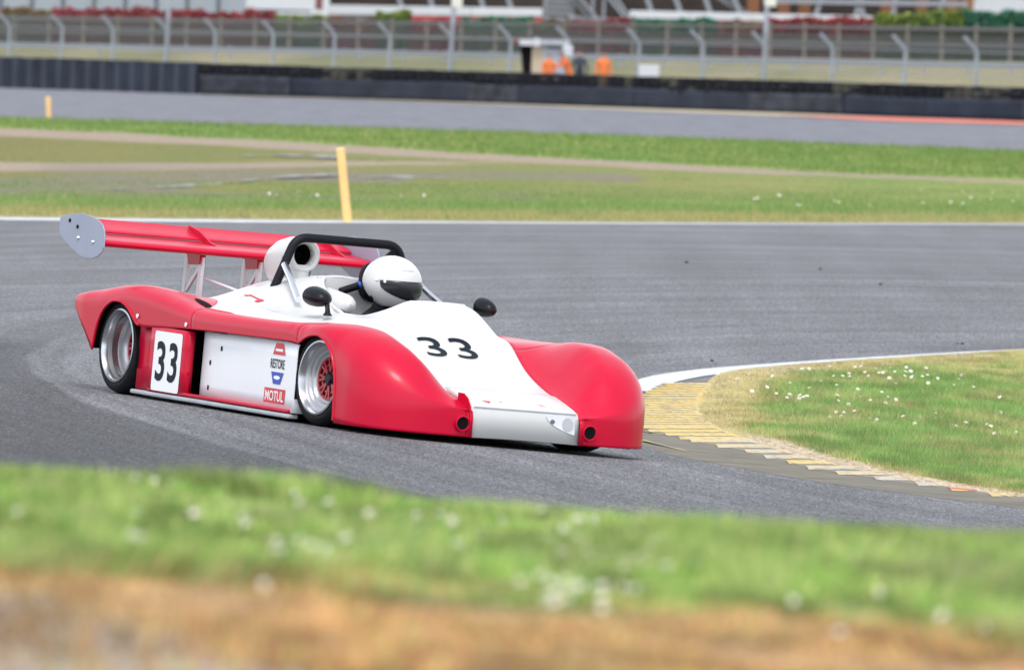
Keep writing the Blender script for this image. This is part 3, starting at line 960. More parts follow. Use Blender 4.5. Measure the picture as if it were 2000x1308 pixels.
# ---- air scoop beside the driver
sc_ = MB()
prof = [(.066, -.06), (.062, -.02), (.066, .0), (.076, .012), (.088, .010), (.098, -.004), (.102, -.03), (.102, -.08)]
sc_.lathe(prof, 36, 'X', c=(-.345, -.205, .905))
rows = []
for X, ry, rz, cz in ((-.425, .102, .102, .905), (-.50, .103, .101, .900), (-.59, .099, .094, .888), (-.66, .086, .08, .872), (-.72, .066, .06, .852), (-.76, .04, .038, .835), (-.78, .012, .02, .82)):
    ring_ = []
    for k in range(37):
        a = 2 * math.pi * k / 36
        z = rz * math.sin(a)
        if z < 0: z = max(z * 1.9, .72 - cz)
        ring_.append((X, -.205 + ry * math.cos(a), cz + z))
    rows.append(ring_)
sc_.grid(rows)
scoop = sc_.build('air_scoop', M['white'], car, sharp=None)
MB().lathe([(.067, -.055), (.060, -.16), (.0005, -.16)], 28, 'X', c=(-.345, -.205, .905)).build('intake_bore', M['dark'], scoop)
rows = []
for z, w in ((.66, .13), (.74, .075), (.80, .066), (.85, .085)):
    rows.append([(-.44 + .10 * math.cos(a), -.205 + w * math.sin(a), z) for a in np.linspace(0, 2 * math.pi, 25)])
MB().grid(rows).build('scoop_neck', M['white'], scoop)

# ---- roll hoop, braces
def arc(pts, r, n=6):
    """polyline with rounded corners"""
    P = [np.array(p, float) for p in pts]
    out = [P[0]]
    for i in range(1, len(P) - 1):
        a, b = P[i - 1] - P[i], P[i + 1] - P[i]
        a /= np.linalg.norm(a); b /= np.linalg.norm(b)
        for k in range(n + 1):
            q = k / n
            out.append((P[i] + a * r) * (1 - q) ** 2 + 2 * q * (1 - q) * P[i] + (P[i] + b * r) * q * q)
    return out + [P[-1]]
hoop = arc([(-.28, -.425, .67), (-.28, -.30, 1.005), (-.28, .345, 1.005), (-.28, .46, .67)], .075)
hp = MB().tube(hoop, .026, 14).build('roll_hoop', M['pad'], car)
MB().tube([(-.265, -.365, .845), (-.05, -.40, .73), (.05, -.415, .665)], .020, 10).build('hoop_brace', M['alu'], car)
MB().tube([(-.265, .40, .86), (.02, .42, .75), (.28, .435, .66)], .018, 10).build('hoop_brace', M['alu'], car)
MB().tube([(-.27, .33, .985), (-.55, .30, .80)], .02, 10).build('hoop_stay', M['pad'], car)
db = MB().tube([(-.205, .22, .815), (-.205, -.03, .722)], .022, 12).build('diagonal_tube', M['pad'], car)
MB().tube([(-.205, .115, .776), (-.205, .075, .761)], .0245, 12).build('blue_band', M['blue'], db)
# headrest behind the helmet
hr = MB()
rows = []
for X, k in ((-.245, .80), (-.225, .95), (-.19, .97), (-.16, .90)):
    rows.append([(X, (.205) + .125 * k * math.copysign(abs(math.cos(a)) ** .7, math.cos(a)), .790 + .120 * k * math.copysign(abs(math.sin(a)) ** .7, math.sin(a))) for a in np.linspace(0, 2 * math.pi, 33)])
hr.grid(rows)
hr.add([(-.27, .17, .80)] + rows[0][:-1], [(0, i + 1, (i + 1) % 32 + 1) for i in range(32)])
solid(hr.build('headrest', M['pad'], car), .02)

# ---- mirrors
def mirror(base, head, r, yawd):
    mb = MB()
    mb.tube([base, (base[0] - .005, base[1], base[2] + .03), (base[0] - .03, base[1] * .99, head[2] - .03), (head[0], head[1], head[2] - .01)], [.020, .014, .015, .018], 10)
    mb.lathe([(.001, .0), (.028, 0), (.022, .010), (.010, .016)], 14, 'Z', c=base)
    st = mb.build('mirror', M['black'], car)
    # teardrop housing
    hb = MB()
    rows = []
    for q in np.linspace(0, 1, 12):
        k = math.sqrt(max(0, 1 - (1 - q) ** 2)) if q < 1 else 1
        rows.append([(head[0] + r[0] * (.9 - 1.5 * q), head[1] + r[1] * k * math.cos(a), head[2] + r[2] * k * math.sin(a) - .012 * (1 - q)) for a in np.linspace(0, 2 * math.pi, 25)])
    hb.grid(rows)
    hs_ = hb.build('housing', M['black'], st)
    MB().lathe([(.0005, 0), (1, 0)], 24, 'X').build('glass', M['alu'], st).matrix_local = Matrix.Translation((head[0] - r[0] * .6 - .002, head[1], head[2])) @ Matrix.Diagonal((1, r[1] * .94, r[2] * .94, 1))
mirror((.62, -.51, .604), (.53, -.525, .702), (.10, .078, .056), 0)
mirror((.45, .51, .612), (.52, .53, .718), (.085, .062, .055), 0)

# ---- wheels
def wheel(x, s, r, w, steer=0.0, deep=.06, y_out=.872):
    root = bpy.data.objects.new('wheel', None)
    link(root, car)
    root.matrix_local = Matrix.Rotation(-.017, 4, 'X') @ Matrix.Translation((x, s * (y_out - w / 2), r)) @ Matrix.Rotation(math.radians(steer), 4, 'Z') @ (Matrix.Identity(4) if s > 0 else Matrix.Rotation(math.pi, 4, 'Z'))
    h = w / 2          # +y is the outer side
    rr = r * .752      # rim lip radius
    prof = [(rr, h - .012), (rr + .012, h + .001), (r - .035, h + .002), (r - .012, h - .012), (r, h - .04), (r + .001, 0), (r, -h + .04), (r - .012, -h + .012), (r - .035, -h), (rr, -h + .01)]
    MB().lathe(prof, 56).build('tyre', M['rubber'], root, sharp=None)
    rim = MB()
    rim.lathe([(rr + .004, h - .010), (rr + .006, h + .004), (rr - .004, h + .006), (rr - .012, h - .004), (rr - .016, h - .03)], 56, mi=0)
    rim.lathe([(rr - .016, h - .03), (rr - .024, h - deep * .75), (rr - .034, h - deep * .8), (rr - .040, h - deep), (rr * .72, h - deep - .004), (rr * .68, h - deep - .016), (rr * .61, h - deep - .02), (rr * .60, h - deep - .04)], 56, mi=1)
    rim.lathe([(rr - .03, h - .05), (rr - .03, -h + .02), (rr + .004, -h + .012)], 40, mi=0)
    ro = rim.build('rim', [M['rimp'], M['rimw']], root, sharp=40)
    # cast centre with openings
    hb = MB()
    y0 = h - deep - .022
    R1, R2 = rr * .60, rr * .17
    for k in range(8):
        a = 2 * math.pi * k / 8
        for d in (-.16, .16):
            p, q = (R2 * math.cos(a), y0 - .004, R2 * math.sin(a)), (R1 * .97 * math.cos(a + d), y0, R1 * .97 * math.sin(a + d))
            hb.bar(p, q, .014, .018, upv=(0, 1, 0))
    hb.lathe([(R1 - .014, y0 + .006), (R1, y0 + .008), (R1 + .004, y0 - .01), (R1 - .014, y0 - .012)], 40, closed=True)
    hb.lathe([(R1 * .60, y0 + .001), (R1 * .70, y0 + .002), (R1 * .70, y0 - .012), (R1 * .60, y0 - .013)], 40, closed=True)
    hb.build('wheel_centre', M['hubred'], ro, smooth=False)
    MB().lathe([(.0005, y0 + .02), (.026, y0 + .02), (.040, y0 + .006), (.044, y0 - .012)], 20).build('hub_nut', M['black'], ro)
    MB().lathe([(.0005, y0 - .03), (R1 * 1.0, y0 - .03), (R1 * 1.0, y0 - .05), (.0005, y0 - .05)], 32).build('brake_disc', M['dark'], root)
    return root
wheel(-HALF_WB, -1, .272, .27, 0, .11)
wheel(-HALF_WB, 1, .272, .27, 0, .11)
wheel(HALF_WB, -1, .265, .23, 5, .055)
wheel(HALF_WB, 1, .265, .23, 6, .055)
# wheel wells
for x in (-HALF_WB, HALF_WB):
    for s in (-1, 1):
        rad = .305; yin = .50 if x < 0 else .665
        rows = [[(max(x + (rad + (.01 if i else 0)) * math.cos(a), 1.072 if x > 0 else -9), s * y, max(.05, (.236 if x < 0 else .205) + rad * math.sin(a))) for a in np.linspace(-.2, math.pi - .05 if x < 0 else math.pi + .2, 25)] for i, y in enumerate((.893, yin))]
        wb = MB().grid(rows)
        wb.box((x - rad, min(s * yin, s * (yin - .01)), .06), (x + rad, max(s * yin, s * (yin - .01)), .53 if x < 0 else .50))
        wb.build('wheel_well', M['dark'], car)
# rear underside: diffuser and gearbox shapes closing the tail
MB().box((-1.60, -.5, .08), (-1.2, .5, .40)).build('gearbox_cover', M['dark'], car, smooth=False)
MB().add([(-1.85, -.84, .50), (-1.85, .84, .50), (-1.58, .84, .26), (-1.58, -.84, .26)], [(0, 1, 2, 3)]).build('tail_panel', M['black'], car, smooth=False)
# vent slot in the rear deck
def deck_z(X, y):
    yc = float(YS(X)) - float(RW(X))
    q = min(1, max(0, (yc - y) / (yc - float(YI(X)))))
    return float(ZT(X)) + (float(ZI(X)) - float(ZT(X))) * q * q * (3 - 2 * q)
for s in (-1, 1):
    rows = []
    for q in np.linspace(0, 1, 12):
        X = -.66 + .34 * q
        w = .030 * math.sin(math.pi * min(1, q * .9 + .1)) + .004
        yy = .70 + .06 * q
        rows.append([(X, s * (yy + w * k_), deck_z(X, yy + w * k_) + .004) for k_ in (-1, -.5, 0, .5, 1)])
    v_ = MB().grid(rows).build('deck_vent', M['dark'], rear_f[s], sharp=None)

# ---- rear wing
def foil(x0, z0, x1, z1, th, camber, n=14):
    """closed section from leading edge (x0,z0) to trailing edge (x1,z1)"""
    up_, lo_ = [], []
    L = math.hypot(x1 - x0, z1 - z0)
    tx, tz = (x1 - x0) / L, (z1 - z0) / L
    nx, nz = tz, -tx
    if nz < 0: nx, nz = -nx, -nz
    for k in range(n + 1):
        q = (1 - math.cos(math.pi * k / n)) / 2
        t = th * (1.48 * math.sqrt(q) - .63 * q - 1.758 * q ** 2 + 1.42 * q ** 3 - .5075 * q ** 4) * 1.0
        c = -camber * 4 * q * (1 - q)
        for lst, sg in ((up_, 1), (lo_, -1)):
            h = c + sg * t
            lst.append((x0 + tx * L * q + nx * h, z0 + tz * L * q + nz * h))
    return up_ + lo_[::-1][1:-1]
def wing_el(name, sec, parent, span=.872):
    ys = np.linspace(-span, span, 9)
    rows = [[(x, y, z) for x, z in sec] + [(sec[0][0], y, sec[0][1])] for y in ys]
    return MB().grid(rows).build(name, M['red'], parent, sharp=60)
wing = wing_el('rear_wing', foil(-1.575, .850, -1.925, .898, .050, .012), car)
wing_el('flap', foil(-1.905, .906, -2.125, .975, .024, .010), wing)
plate = [(-2.165, .968), (-2.06, .988), (-1.921, 1.002), (-1.80, 1.000), (-1.712, .989), (-1.64, .973), (-1.598, .955), (-1.568, .925), (-1.556, .89), (-1.552, .83), (-1.572, .797),
         (-1.625, .770), (-1.70, .755), (-1.78, .752), (-1.86, .762), (-1.98, .797), (-2.10, .843), (-2.158, .872), (-2.172, .92)]
for s in (-1, 1):
    ep = bevel(MB().prism([(x, s * .876, z) for x, z in plate], (0, s * .007, 0)).build('endplate', M['plate'], wing, smooth=False), .002)
    for k, (x, z) in enumerate(((-2.03, .955), (-1.92, .925), (-1.90, .862), (-1.70, .85))):
        MB().lathe([(.0005, .006), (.010, .005), (.012, 0)], 12, c=(x, 0, z)).build('bolt', M['dark'] if k < 2 else M['alu'], ep).matrix_local = Matrix.Translation((0, s * .8835, 0)) @ Matrix.Diagonal((1, s, 1, 1))
for y in (-.10, .735):
    MB().prism([(x, y, z) for x, z in ((-1.66, .872), (-1.80, .905), (-1.96, .962), (-2.08, .985), (-2.10, .972), (-1.93, .905), (-1.80, .885))], (0, .012, 0)).build('wing_fin', M['red'], wing, smooth=False)
for y in (-.18, .19):
    st = MB()
    for x in (-1.90, -1.71):
        st.bar((x, y, .545), (x + .005, y, .80), .040, .020, upv=(0, 1, 0))
    st.bar((-1.895, y, .60), (-1.715, y, .765), .026, .014, upv=(0, 1, 0))
    st.bar((-1.92, y, .79), (-1.68, y, .79), .016, .05, upv=(0, 0, 1))
    st.bar((-1.90, y, .575), (-1.71, y, .575), .014, .05)
    so = st.build('wing_strut', M['satin'], wing, smooth=False)
    MB().prism([(-1.88, y - .02, .84), (-1.70, y - .02, .835), (-1.70, y - .02, .775), (-1.84, y - .02, .765)], (0, .04, 0)).build('strut_bracket', M['red'], so, smooth=False)
MB().tube([(-1.72, -.17, .70), (-1.45, .02, .625)], .010, 8).build('wing_stay', M['satin'], wing)

# ------------------------------------------------------------------ people
def skinned(name, joints, edges, material, mats=None, levels=2, root=0):
    """one continuous body grown round a skeleton"""
    me = bpy.data.meshes.new(name)
    me.from_pydata([j[:3] for j in joints], edges, [])
    o = bpy.data.objects.new(name, me)
    SC.collection.objects.link(o)
    o.modifiers.new('skin', 'SKIN')
    sv = me.skin_vertices[0].data if me.skin_vertices else None
    if sv is None:
        bpy.context.view_layer.objects.active = o
        bpy.ops.mesh.customdata_skin_add()
        sv = me.skin_vertices[0].data
    for i, j in enumerate(joints):
        r = j[3] if isinstance(j[3], tuple) else (j[3], j[3])
        sv[i].radius = r
        sv[i].use_root = (i == root)
    sb = o.modifiers.new('smooth', 'SUBSURF'); sb.levels = levels; sb.render_levels = levels
    bpy.context.view_layer.update()
    dg = bpy.context.evaluated_depsgraph_get()
    out = bpy.data.meshes.new_from_object(o.evaluated_get(dg))
    bpy.data.objects.remove(o)
    out.name = name
    out.materials.clear()
    for m in (mats or [material]): out.materials.append(m)
    out.polygons.foreach_set('use_smooth', [True] * len(out.polygons))
    return out

# driver, seated in the cockpit in car coordinates, head turned into the corner
drv = empty('person')
drv.matrix_world = CAR_MAT
tag(drv, 'driver in a white full-face helmet and dark suit seated in the race car', 'person')
J = [(.02, .17, .28, .15), (-.03, .17, .42, (.16, .13)), (-.08, .17, .54, (.16, .12)), (-.07, .17, .62, .075), (-.02, .17, .70, .06), (.0, .175, .80, .085),
     (-.07, -.01, .555, .065), (.05, -.055, .44, .052), (.27, .08, .45, .042), (.36, .11, .47, .04),
     (-.07, .35, .555, .065), (.05, .385, .44, .052), (.27, .26, .45, .042), (.36, .235, .47, .04),
     (.10, .08, .25, .085), (.50, .07, .38, .07), (.95, .08, .20, .055), (1.02, .08, .24, .04),
     (.10, .27, .25, .085), (.50, .28, .38, .07), (.95, .27, .20, .055), (1.02, .27, .24, .04)]
Eg = [(0, 1), (1, 2), (2, 3), (3, 4), (4, 5), (2, 6), (6, 7), (7, 8), (8, 9), (2, 10), (10, 11), (11, 12), (12, 13), (0, 14), (14, 15), (15, 16), (16, 17), (0, 18), (18, 19), (19, 20), (20, 21)]
link(bpy.data.objects.new('body', skinned('body', J, Eg, M['suit'])), drv)
# steering wheel between the gloved hands
MB().tube([(.385 + .03 * math.sin(a), .172 + .13 * math.cos(a), .485 + .12 * math.sin(a)) for a in np.linspace(0, 2 * math.pi, 25)], .014, 8, caps=False).build('steering_wheel', M['black'], car)

HELM = Matrix.Translation((.01, .178, .802)) @ Matrix.Rotation(math.radians(26), 4, 'Z') @ Matrix.Scale(.96, 4)
def helm_pt(th, ph, k=1.0):
    """th: polar angle from the crown, ph: heading from straight ahead"""
    z = math.cos(th)
    rx = (.192 if math.cos(ph) > 0 else .185)
    r = math.sin(th)
    low = max(0.0, -z)
    x = rx * r * math.cos(ph); y = .150 * r * math.sin(ph)
    # chin bar pushes forward, neck side tucks in
    x += .030 * low * max(0, math.cos(ph)) ** 1.0
    if math.cos(ph) < 0: x *= 1 - .22 * low ** 1.4
    y *= 1 - .16 * low ** 1.6
    zz = .157 * z if z > 0 else .165 * z
    if low: zz *= (1 - .10 * max(0, -math.cos(ph)))
    return (x * k, y * k, zz * k)
def helm_grid(t0, t1, p0, p1, nt, npp, k=1.0):
    return [[helm_pt(t, p, k) for p in np.linspace(p0, p1, npp)] for t in np.linspace(t0, t1, nt)]
R_ = math.radians
sh = MB()
sh.grid(helm_grid(.02, R_(150), -math.pi, math.pi, 34, 61))
helmet = sh.build('helmet', M['white'], drv, sharp=None)
solid(helmet, .01)
helmet.matrix_local = HELM
# visor: a darker band standing a little proud, pointed at the pivots
rows = []
for p in np.linspace(R_(-82), R_(82), 90):
    w = math.cos(p * 90 / 84 * .98) ** .45 if abs(p) < R_(82) else .12
    top, bot = R_(84) + R_(3) * (1 - w), R_(84) + R_(42) * w
    rows.append([helm_pt(t, p, 1.018) for t in np.linspace(top, bot, 8)])
vs = MB().grid(rows).build('visor', M['visor'], helmet, sharp=None)
solid(vs, .003, 0)
for sg in (-1, 1):
    for ph, th, rr_ in ((88, 84, .014), (72, 88, .010)):
        c = Vector(helm_pt(R_(th), R_(sg * ph), 1.01))
        b = MB().lathe([(.0005, .006), (rr_ * .8, .005), (rr_, 0)], 14, 'Z').build('visor_pivot', M['decalwhite'], helmet)
        b.matrix_local = Matrix.Translation(c) @ c.to_track_quat('Z', 'Y').to_matrix().to_4x4()
    c = Vector(helm_pt(R_(128), R_(sg * 118), 1.01))
    b = MB().lathe([(.0005, .010), (.012, .009), (.016, 0)], 14, 'Z').build('head_restraint_clip', M['dark'], helmet)
    b.matrix_local = Matrix.Translation(c) @ c.to_track_quat('Z', 'Y').to_matrix().to_4x4()
rows = [[helm_pt(R_(t), R_(p), 1.004) for p in np.linspace(-40, -8, 6)] for t in (58, 62)]
MB().grid(rows).build('helmet_print', M['decalgrey'], helmet)

# ------------------------------------------------------------------ grass verge in front of the camera
def verge_z(x, y):
    d = y + DIST
    z = np.interp(d, (0, 6, 10, 15, 19, 24, 27, 31, 36, 42), (1.0, 1.35, 1.49, 1.475, 1.395, 1.295, 1.15, .78, .37, -.2))
    return z - .047 * 6 * np.tanh(x / 6) + .035 * (fbm(x * 1.3, y * .5, 61) - .5)
def verge_dry(x, y):
    """0 green turf .. 1 scorched brown edge"""
    d = y + DIST
    n = fbm(x * 2.5, y * .9, 63)
    lim = 17.3 + .35 * x + (n - .5) * 2.4
    return 1 - sm(-.5, .7, d - lim)
def verge_gravel(x, y):
    d = y + DIST
    return (1 - sm(-.3, .3, d - (15.5 - 5.5 * (x + .50) + (fbm(x * 4, y * 2, 66) - .5) * .6)))
def col_verge(x, y):
    c = mixc((.17, .24, .075), (.44, .28, .16), verge_dry(x, y))
    return mixc(c, (.30, .28, .26), verge_gravel(x, y))
sheet('grass_verge', axis((-40, -3, 24), (-3, 3, 90), (3, 40, 24)), lambda x: np.linspace(-62, -24.2, 170), verge_z, M['soil'], col=col_verge)

def blades(name, x, y, z, h, w, lean, col, label, cat):
    """one mesh of single-triangle blades"""
    n = len(x)
    a = RNG.uniform(0, 2 * np.pi, n)
    b = RNG.uniform(0, 2 * np.pi, n)
    l = lean * h * RNG.uniform(.2, 1.0, n)
    wx, wy = np.cos(a) * w / 2, np.sin(a) * w / 2
    V = np.empty((n, 3, 3), np.float32)
    V[:, 0] = np.stack([x - wx, y - wy, z - .01], -1)
    V[:, 1] = np.stack([x + wx, y + wy, z - .01], -1)
    V[:, 2] = np.stack([x + np.cos(b) * l, y + np.sin(b) * l, z + h], -1)
    me = bpy.data.meshes.new(name)
    me.vertices.add(3 * n); me.vertices.foreach_set('co', V.ravel())
    me.loops.add(3 * n); me.loops.foreach_set('vertex_index', np.arange(3 * n, dtype=np.int32))
    me.polygons.add(n); me.polygons.foreach_set('loop_start', np.arange(0, 3 * n, 3, dtype=np.int32))
    me.update(calc_edges=True)
    me.materials.append(M['grass'])
    c = np.repeat(np.concatenate([col, np.ones((n, 1))], 1), 3, 0)
    at_ = me.attributes.new('col', 'FLOAT_COLOR', 'POINT')
    at_.data.foreach_set('color', c.ravel().astype(np.float32))
    return tag(link(bpy.data.objects.new(name, me)), label, cat, kind='stuff')

BL_G = np.array([(.19, .33, .085), (.25, .37, .11), (.32, .41, .15), (.15, .29, .085)])
BL_D = np.array([(.52, .44, .22), (.45, .36, .17), (.36, .30, .14), (.46, .44, .19)])
def blade_col(dry, n, green=BL_G, drybl=BL_D):
    g = green[RNG.integers(0, len(green), n)]
    d = drybl[RNG.integers(0, len(drybl), n)]
    t = (RNG.uniform(0, 1, n) < dry)[:, None]
    return np.where(t, d, g) * RNG.uniform(.75, 1.25, (n, 1))

# verge
n = 190000
d = RNG.uniform(12.5, 29, n)
x = RNG.uniform(-1, 1, n) * (.052 * d + .25)
y = d - DIST
dry = verge_dry(x, y)
n1 = fbm(x * 2.2, y * 1.1, 71)
keep = (RNG.uniform(0, 1, n) > .75 * verge_gravel(x, y)) & (RNG.uniform(0, 1, n) < .35 + 1.1 * n1)
x, y, dry, n1 = x[keep], y[keep], dry[keep], n1[keep]
h = RNG.uniform(.015, .045, len(x)) * (.4 + 1.1 * sm(.3, .7, n1)) * (1 - .5 * dry)
VG = np.array([(.19, .35, .065), (.25, .39, .085), (.34, .43, .12), (.14, .30, .065), (.50, .50, .20), (.42, .46, .16)])
vtone = (.58 + .9 * sm(.3, .7, fbm(x * 11.0, y * 4.0, 77, 4))) * (.85 + .3 * fbm(x * 3, y, 78))
pale = sm(.5, .7, fbm(x * 9.0 + 9, y * 3.0, 79, 3)) * .38
blades('grass_blades', x, y, verge_z(x, y), h, RNG.uniform(.006, .013, len(x)), 1.3,
       blade_col(np.clip(dry * .93, 0, 1), len(x), VG, np.array([(.52, .30, .14), (.40, .22, .10), (.62, .44, .22), (.28, .15, .08), (.60, .40, .15)])) * vtone[:, None] * (1 - pale[:, None]) + np.array([(.50, .50, .26)]) * (pale * (1 - .5 * dry))[:, None] + np.array([(.58, .40, .22)]) * (pale * .5 * dry)[:, None],
       'blurred green and rusty brown grass across the foreground verge', 'grass')

# infield
n = 420000
y = -7.5 + (36.5) * RNG.uniform(0, 1, n) ** 1.25
xm = .0452 * (y + DIST) + .6
x = XL(y) + RNG.uniform(0, 1, n) * np.clip(xm - XL(y), 0, None)
dry = infield_dry(x, y)
keep = (xm > XL(y)) & (RNG.uniform(0, 1, n) > .96 * infield_soil(x, y)) & (x - XL(y) > .03) & (RNG.uniform(0, 1, n) < (1 - .45 * dry))
x, y, dry = x[keep], y[keep], dry[keep]
n1 = fbm(x * 1.7, y * .7, 81)
h = RNG.uniform(.02, .07, len(x)) * (.45 + 1.1 * n1) * (1 - .5 * dry) * np.interp(x - XL(y), (0, .3, 1), (.5, .8, 1.1)) * np.interp(y, (14, 24), (1, .55))
patch = sm(.42, .66, fbm(x * 2.2, y * .8, 86)) * .55
blades('grass_blades', x, y, infield_z(x, y), h, RNG.uniform(.003, .006, len(x)), 1.1, blade_col(np.clip(dry * .95 + patch + .06, 0, 1), len(x)) * (.84 + .52 * sm(.25, .75, fbm(x * 6, y * 2.0, 88, 3)))[:, None],
       'short green grass with dry patches inside the corner behind the kerb', 'grass')

# edge of the field beyond the corner
n = 260000
x = RNG.uniform(-8.5, 9.5, n)
dd = RNG.uniform(0, 1, n) ** 1.5 * 34
y = EDGE(x) + dd
n1 = fbm(x * 1.3, y * .25, 91)
dry = np.clip((1 - sm(1.5, 7, dd + (n1 - .5) * 9)) * .62 + .12, 0, 1)
keep = (RNG.uniform(0, 1, n) < np.interp(dd, (0, .5, 8, 14, 34), (.4, 1, 1, .7, .35))) & (RNG.uniform(0, 1, n) > field_mud(x, y))
x, y, dd, dry, n1 = x[keep], y[keep], dd[keep], dry[keep], n1[keep]
h = RNG.uniform(.02, .10, len(x)) * (.4 + 1.2 * n1) * np.interp(dd, (0, 3, 7, 12, 20), (.6, 1.0, 1.3, .8, .45))
blades('grass_blades', x, y, G(x, y) + .04, h, RNG.uniform(.006, .012, len(x)), .9, blade_col(dry, len(x), BL_G * .92),
       'green and straw-coloured grass edging the far side of the corner', 'grass')
# turf further out
n = 130000
x = RNG.uniform(-15, 14, n)
y = EDGE(x) + 30 + RNG.uniform(0, 1, n) * (FARN(x) - EDGE(x) - 30)
m_ = field_mud(x, y)
keep = RNG.uniform(0, 1, n) > m_ * 1.1
x, y = x[keep], y[keep]
back = sm(-2, 10, y - RUT1(x))
c = blade_col(.30 - .26 * back, len(x), BL_G * np.array([.86, .82, .74]) * np.where(back > .5, 1.0, .82)[:, None].mean())
h = RNG.uniform(.03, .09, len(x)) * (.22 + .78 * back) + .05 * sm(-8, 0, y - FARN(x))
blades('grass_blades', x, y, G(x, y) + .03, h, RNG.uniform(.02, .05, len(x)), .8, c, 'green turf of the wide field in front of the back straight', 'grass')

# ---- daisies: white petals round a yellow eye on a thin stem
M['petal'] = mat('white_petals', (.80, .79, .80), .6, var=.03)
M['petalp'] = mat('pinkish_petals', (.76, .58, .64), .6, var=.03)
M['eye'] = mat('yellow_flower_eye', (.65, .42, .03), .7)
M['stem'] = mat('flower_stem', (.10, .18, .05), .7)
def daisy_mesh(name, pm, r=.013, h=.06):
    mb = MB()
    mb.tube([(0, 0, 0), (.004, 0, h * .6), (0, .002, h)], .0012, 4, mi=2)
    mb.lathe([(r * .45, h + .001), (r * .8, h + .004), (r, h + .003), (r * .6, h - .002)], 11, 'Z', mi=0)
    mb.lathe([(.0005, h + .004), (r * .35, h + .003), (r * .45, h)], 8, 'Z', mi=1)
    o = mb.build(name, [pm, M['eye'], M['stem']], smooth=False, fix=False)
    me = o.data
    bpy.data.objects.remove(o)
    return me
dm = [daisy_mesh('daisy', M['petal']), daisy_mesh('daisy', M['petal'], .011, .05), daisy_mesh('daisy', M['petalp'], .012, .05)]
def daisy(p, me, s, label, group):
    o = bpy.data.objects.new('daisy', me)
    link(o)
    o.location = p
    o.scale = (s, s, s)
    o.rotation_euler = (random.uniform(.1, 1.0), random.uniform(-.5, .5), random.uniform(-.4, .4))
    return tag(o, label, 'flower', group)
IN_PX = [(1396, 733), (1406, 741), (1440, 755), (1468, 748), (1512, 745), (1562, 734), (1573, 729), (1620, 728), (1632, 748), (1642, 745), (1660, 748), (1674, 729), (1684, 728), (1690, 738), (1700, 743), (1720, 744), (1728, 740),
         (1736, 749), (1744, 731), (1748, 759), (1752, 740), (1760, 746), (1769, 731), (1775, 738), (1780, 749), (1788, 744), (1800, 747), (1812, 746), (1814, 762), (1830, 750), (1860, 764), (1868, 757), (1883, 744), (1670, 774), (1718, 780),
         (1514, 780), (1532, 793), (1541, 780), (1575, 791), (1558, 790), (1568, 791), (1574, 793), (1630, 789), (1633, 768), (1628, 797), (1658, 802), (1684, 785), (1700, 796), (1727, 797), (1730, 791), (1742, 793), (1755, 814),
         (1620, 830), (1632, 820), (1649, 818), (1673, 820), (1648, 829), (1702, 832), (1708, 837), (1716, 838), (1750, 836), (1768, 831), (1784, 845), (1798, 827), (1825, 824), (1830, 850), (1859, 847), (1862, 840), (1888, 843), (1892, 846),
         (1928, 844), (1929, 849), (1943, 863), (1949, 818), (1464, 776), (1490, 770), (1600, 760), (1655, 740), (1705, 736), (1765, 742), (1805, 736), (1900, 770), (1960, 790), (1985, 860), (1540, 760), (1580, 770)]
for k, (px, py) in enumerate(IN_PX):
    p = hit(px, py + 9)
    p[2] = float(infield_z(p[0], p[1])) + .0
    daisy(p, random.choice((dm[0], dm[0], dm[1], dm[2])), random.uniform(.85, 1.15), 'tiny daisy blooming in the short grass inside the corner', 'daisies in the infield grass')
def verge_hit(px, py):
    dv = ray(px, py)
    t = 12.0
    while t < 34 and (CAM + t * dv)[2] > float(verge_z(*(CAM + t * dv)[:2])): t += .05
    return CAM + t * dv
FG_PX = [(66, 908), (122, 899), (46, 1009), (273, 1066), (301, 926), (575, 948), (608, 981), (650, 978), (650, 1010), (715, 998), (707, 1018), (574, 1045), (604, 1055), (525, 1082), (540, 1095), (556, 1085), (642, 1080), (647, 1098),
         (692, 1088), (724, 1100), (760, 1053), (820, 1000), (847, 998), (875, 1006), (830, 1022), (985, 1008), (945, 955), (965, 968), (1170, 976), (1229, 958), (1158, 1018), (1165, 1043), (1100, 1025), (1110, 1035), (1085, 1045),
         (1095, 1055), (1120, 1050), (1240, 1035), (1292, 1054), (1198, 1062), (1067, 1092), (1120, 1103), (1165, 1087), (1260, 1105), (1075, 1130), (1080, 1138), (1040, 1150), (1135, 1143), (1175, 1152), (1190, 1160), (1200, 1150),
         (1110, 1175), (1120, 1168), (1095, 1180), (1395, 1078), (1445, 1081), (1540, 1078), (1420, 1010), (1440, 1020), (1735, 1090), (1745, 1092), (1857, 1116), (1730, 1146), (1865, 1202), (1925, 1217), (1640, 1245), (1350, 1104)]
_rf = random.Random(5)
for cx_, cy_, n_ in ((1130, 1090, 32), (850, 1010, 9), (600, 1060, 12), (1430, 1015, 8), (1700, 1080, 8), (330, 990, 6), (1300, 1060, 10)):
    FG_PX += [(_rf.gauss(cx_, 70), _rf.gauss(cy_, 40)) for _ in range(n_)]
for k, (px, py) in enumerate(FG_PX):
    p = verge_hit(px, py + 30)
    p[2] = float(verge_z(p[0], p[1]))
    daisy(p, dm[0] if k % 5 else dm[1], random.uniform(.45, .68), 'out-of-focus daisy standing in the foreground verge', 'daisies in the foreground verge')
FF_PX = [(585, 380), (528, 384), (618, 388), (545, 387), (780, 388), (830, 388), (1474, 393), (1478, 390), (1519, 385), (1521, 388), (1626, 398), (1633, 400), (1554, 406), (1566, 408), (1578, 410), (1592, 411), (1841, 393), (1857, 400),
         (1876, 380), (1930, 397), (1943, 383), (1796, 372), (1900, 392), (1980, 396), (1990, 385), (1880, 404), (1700, 405), (1800, 402)]
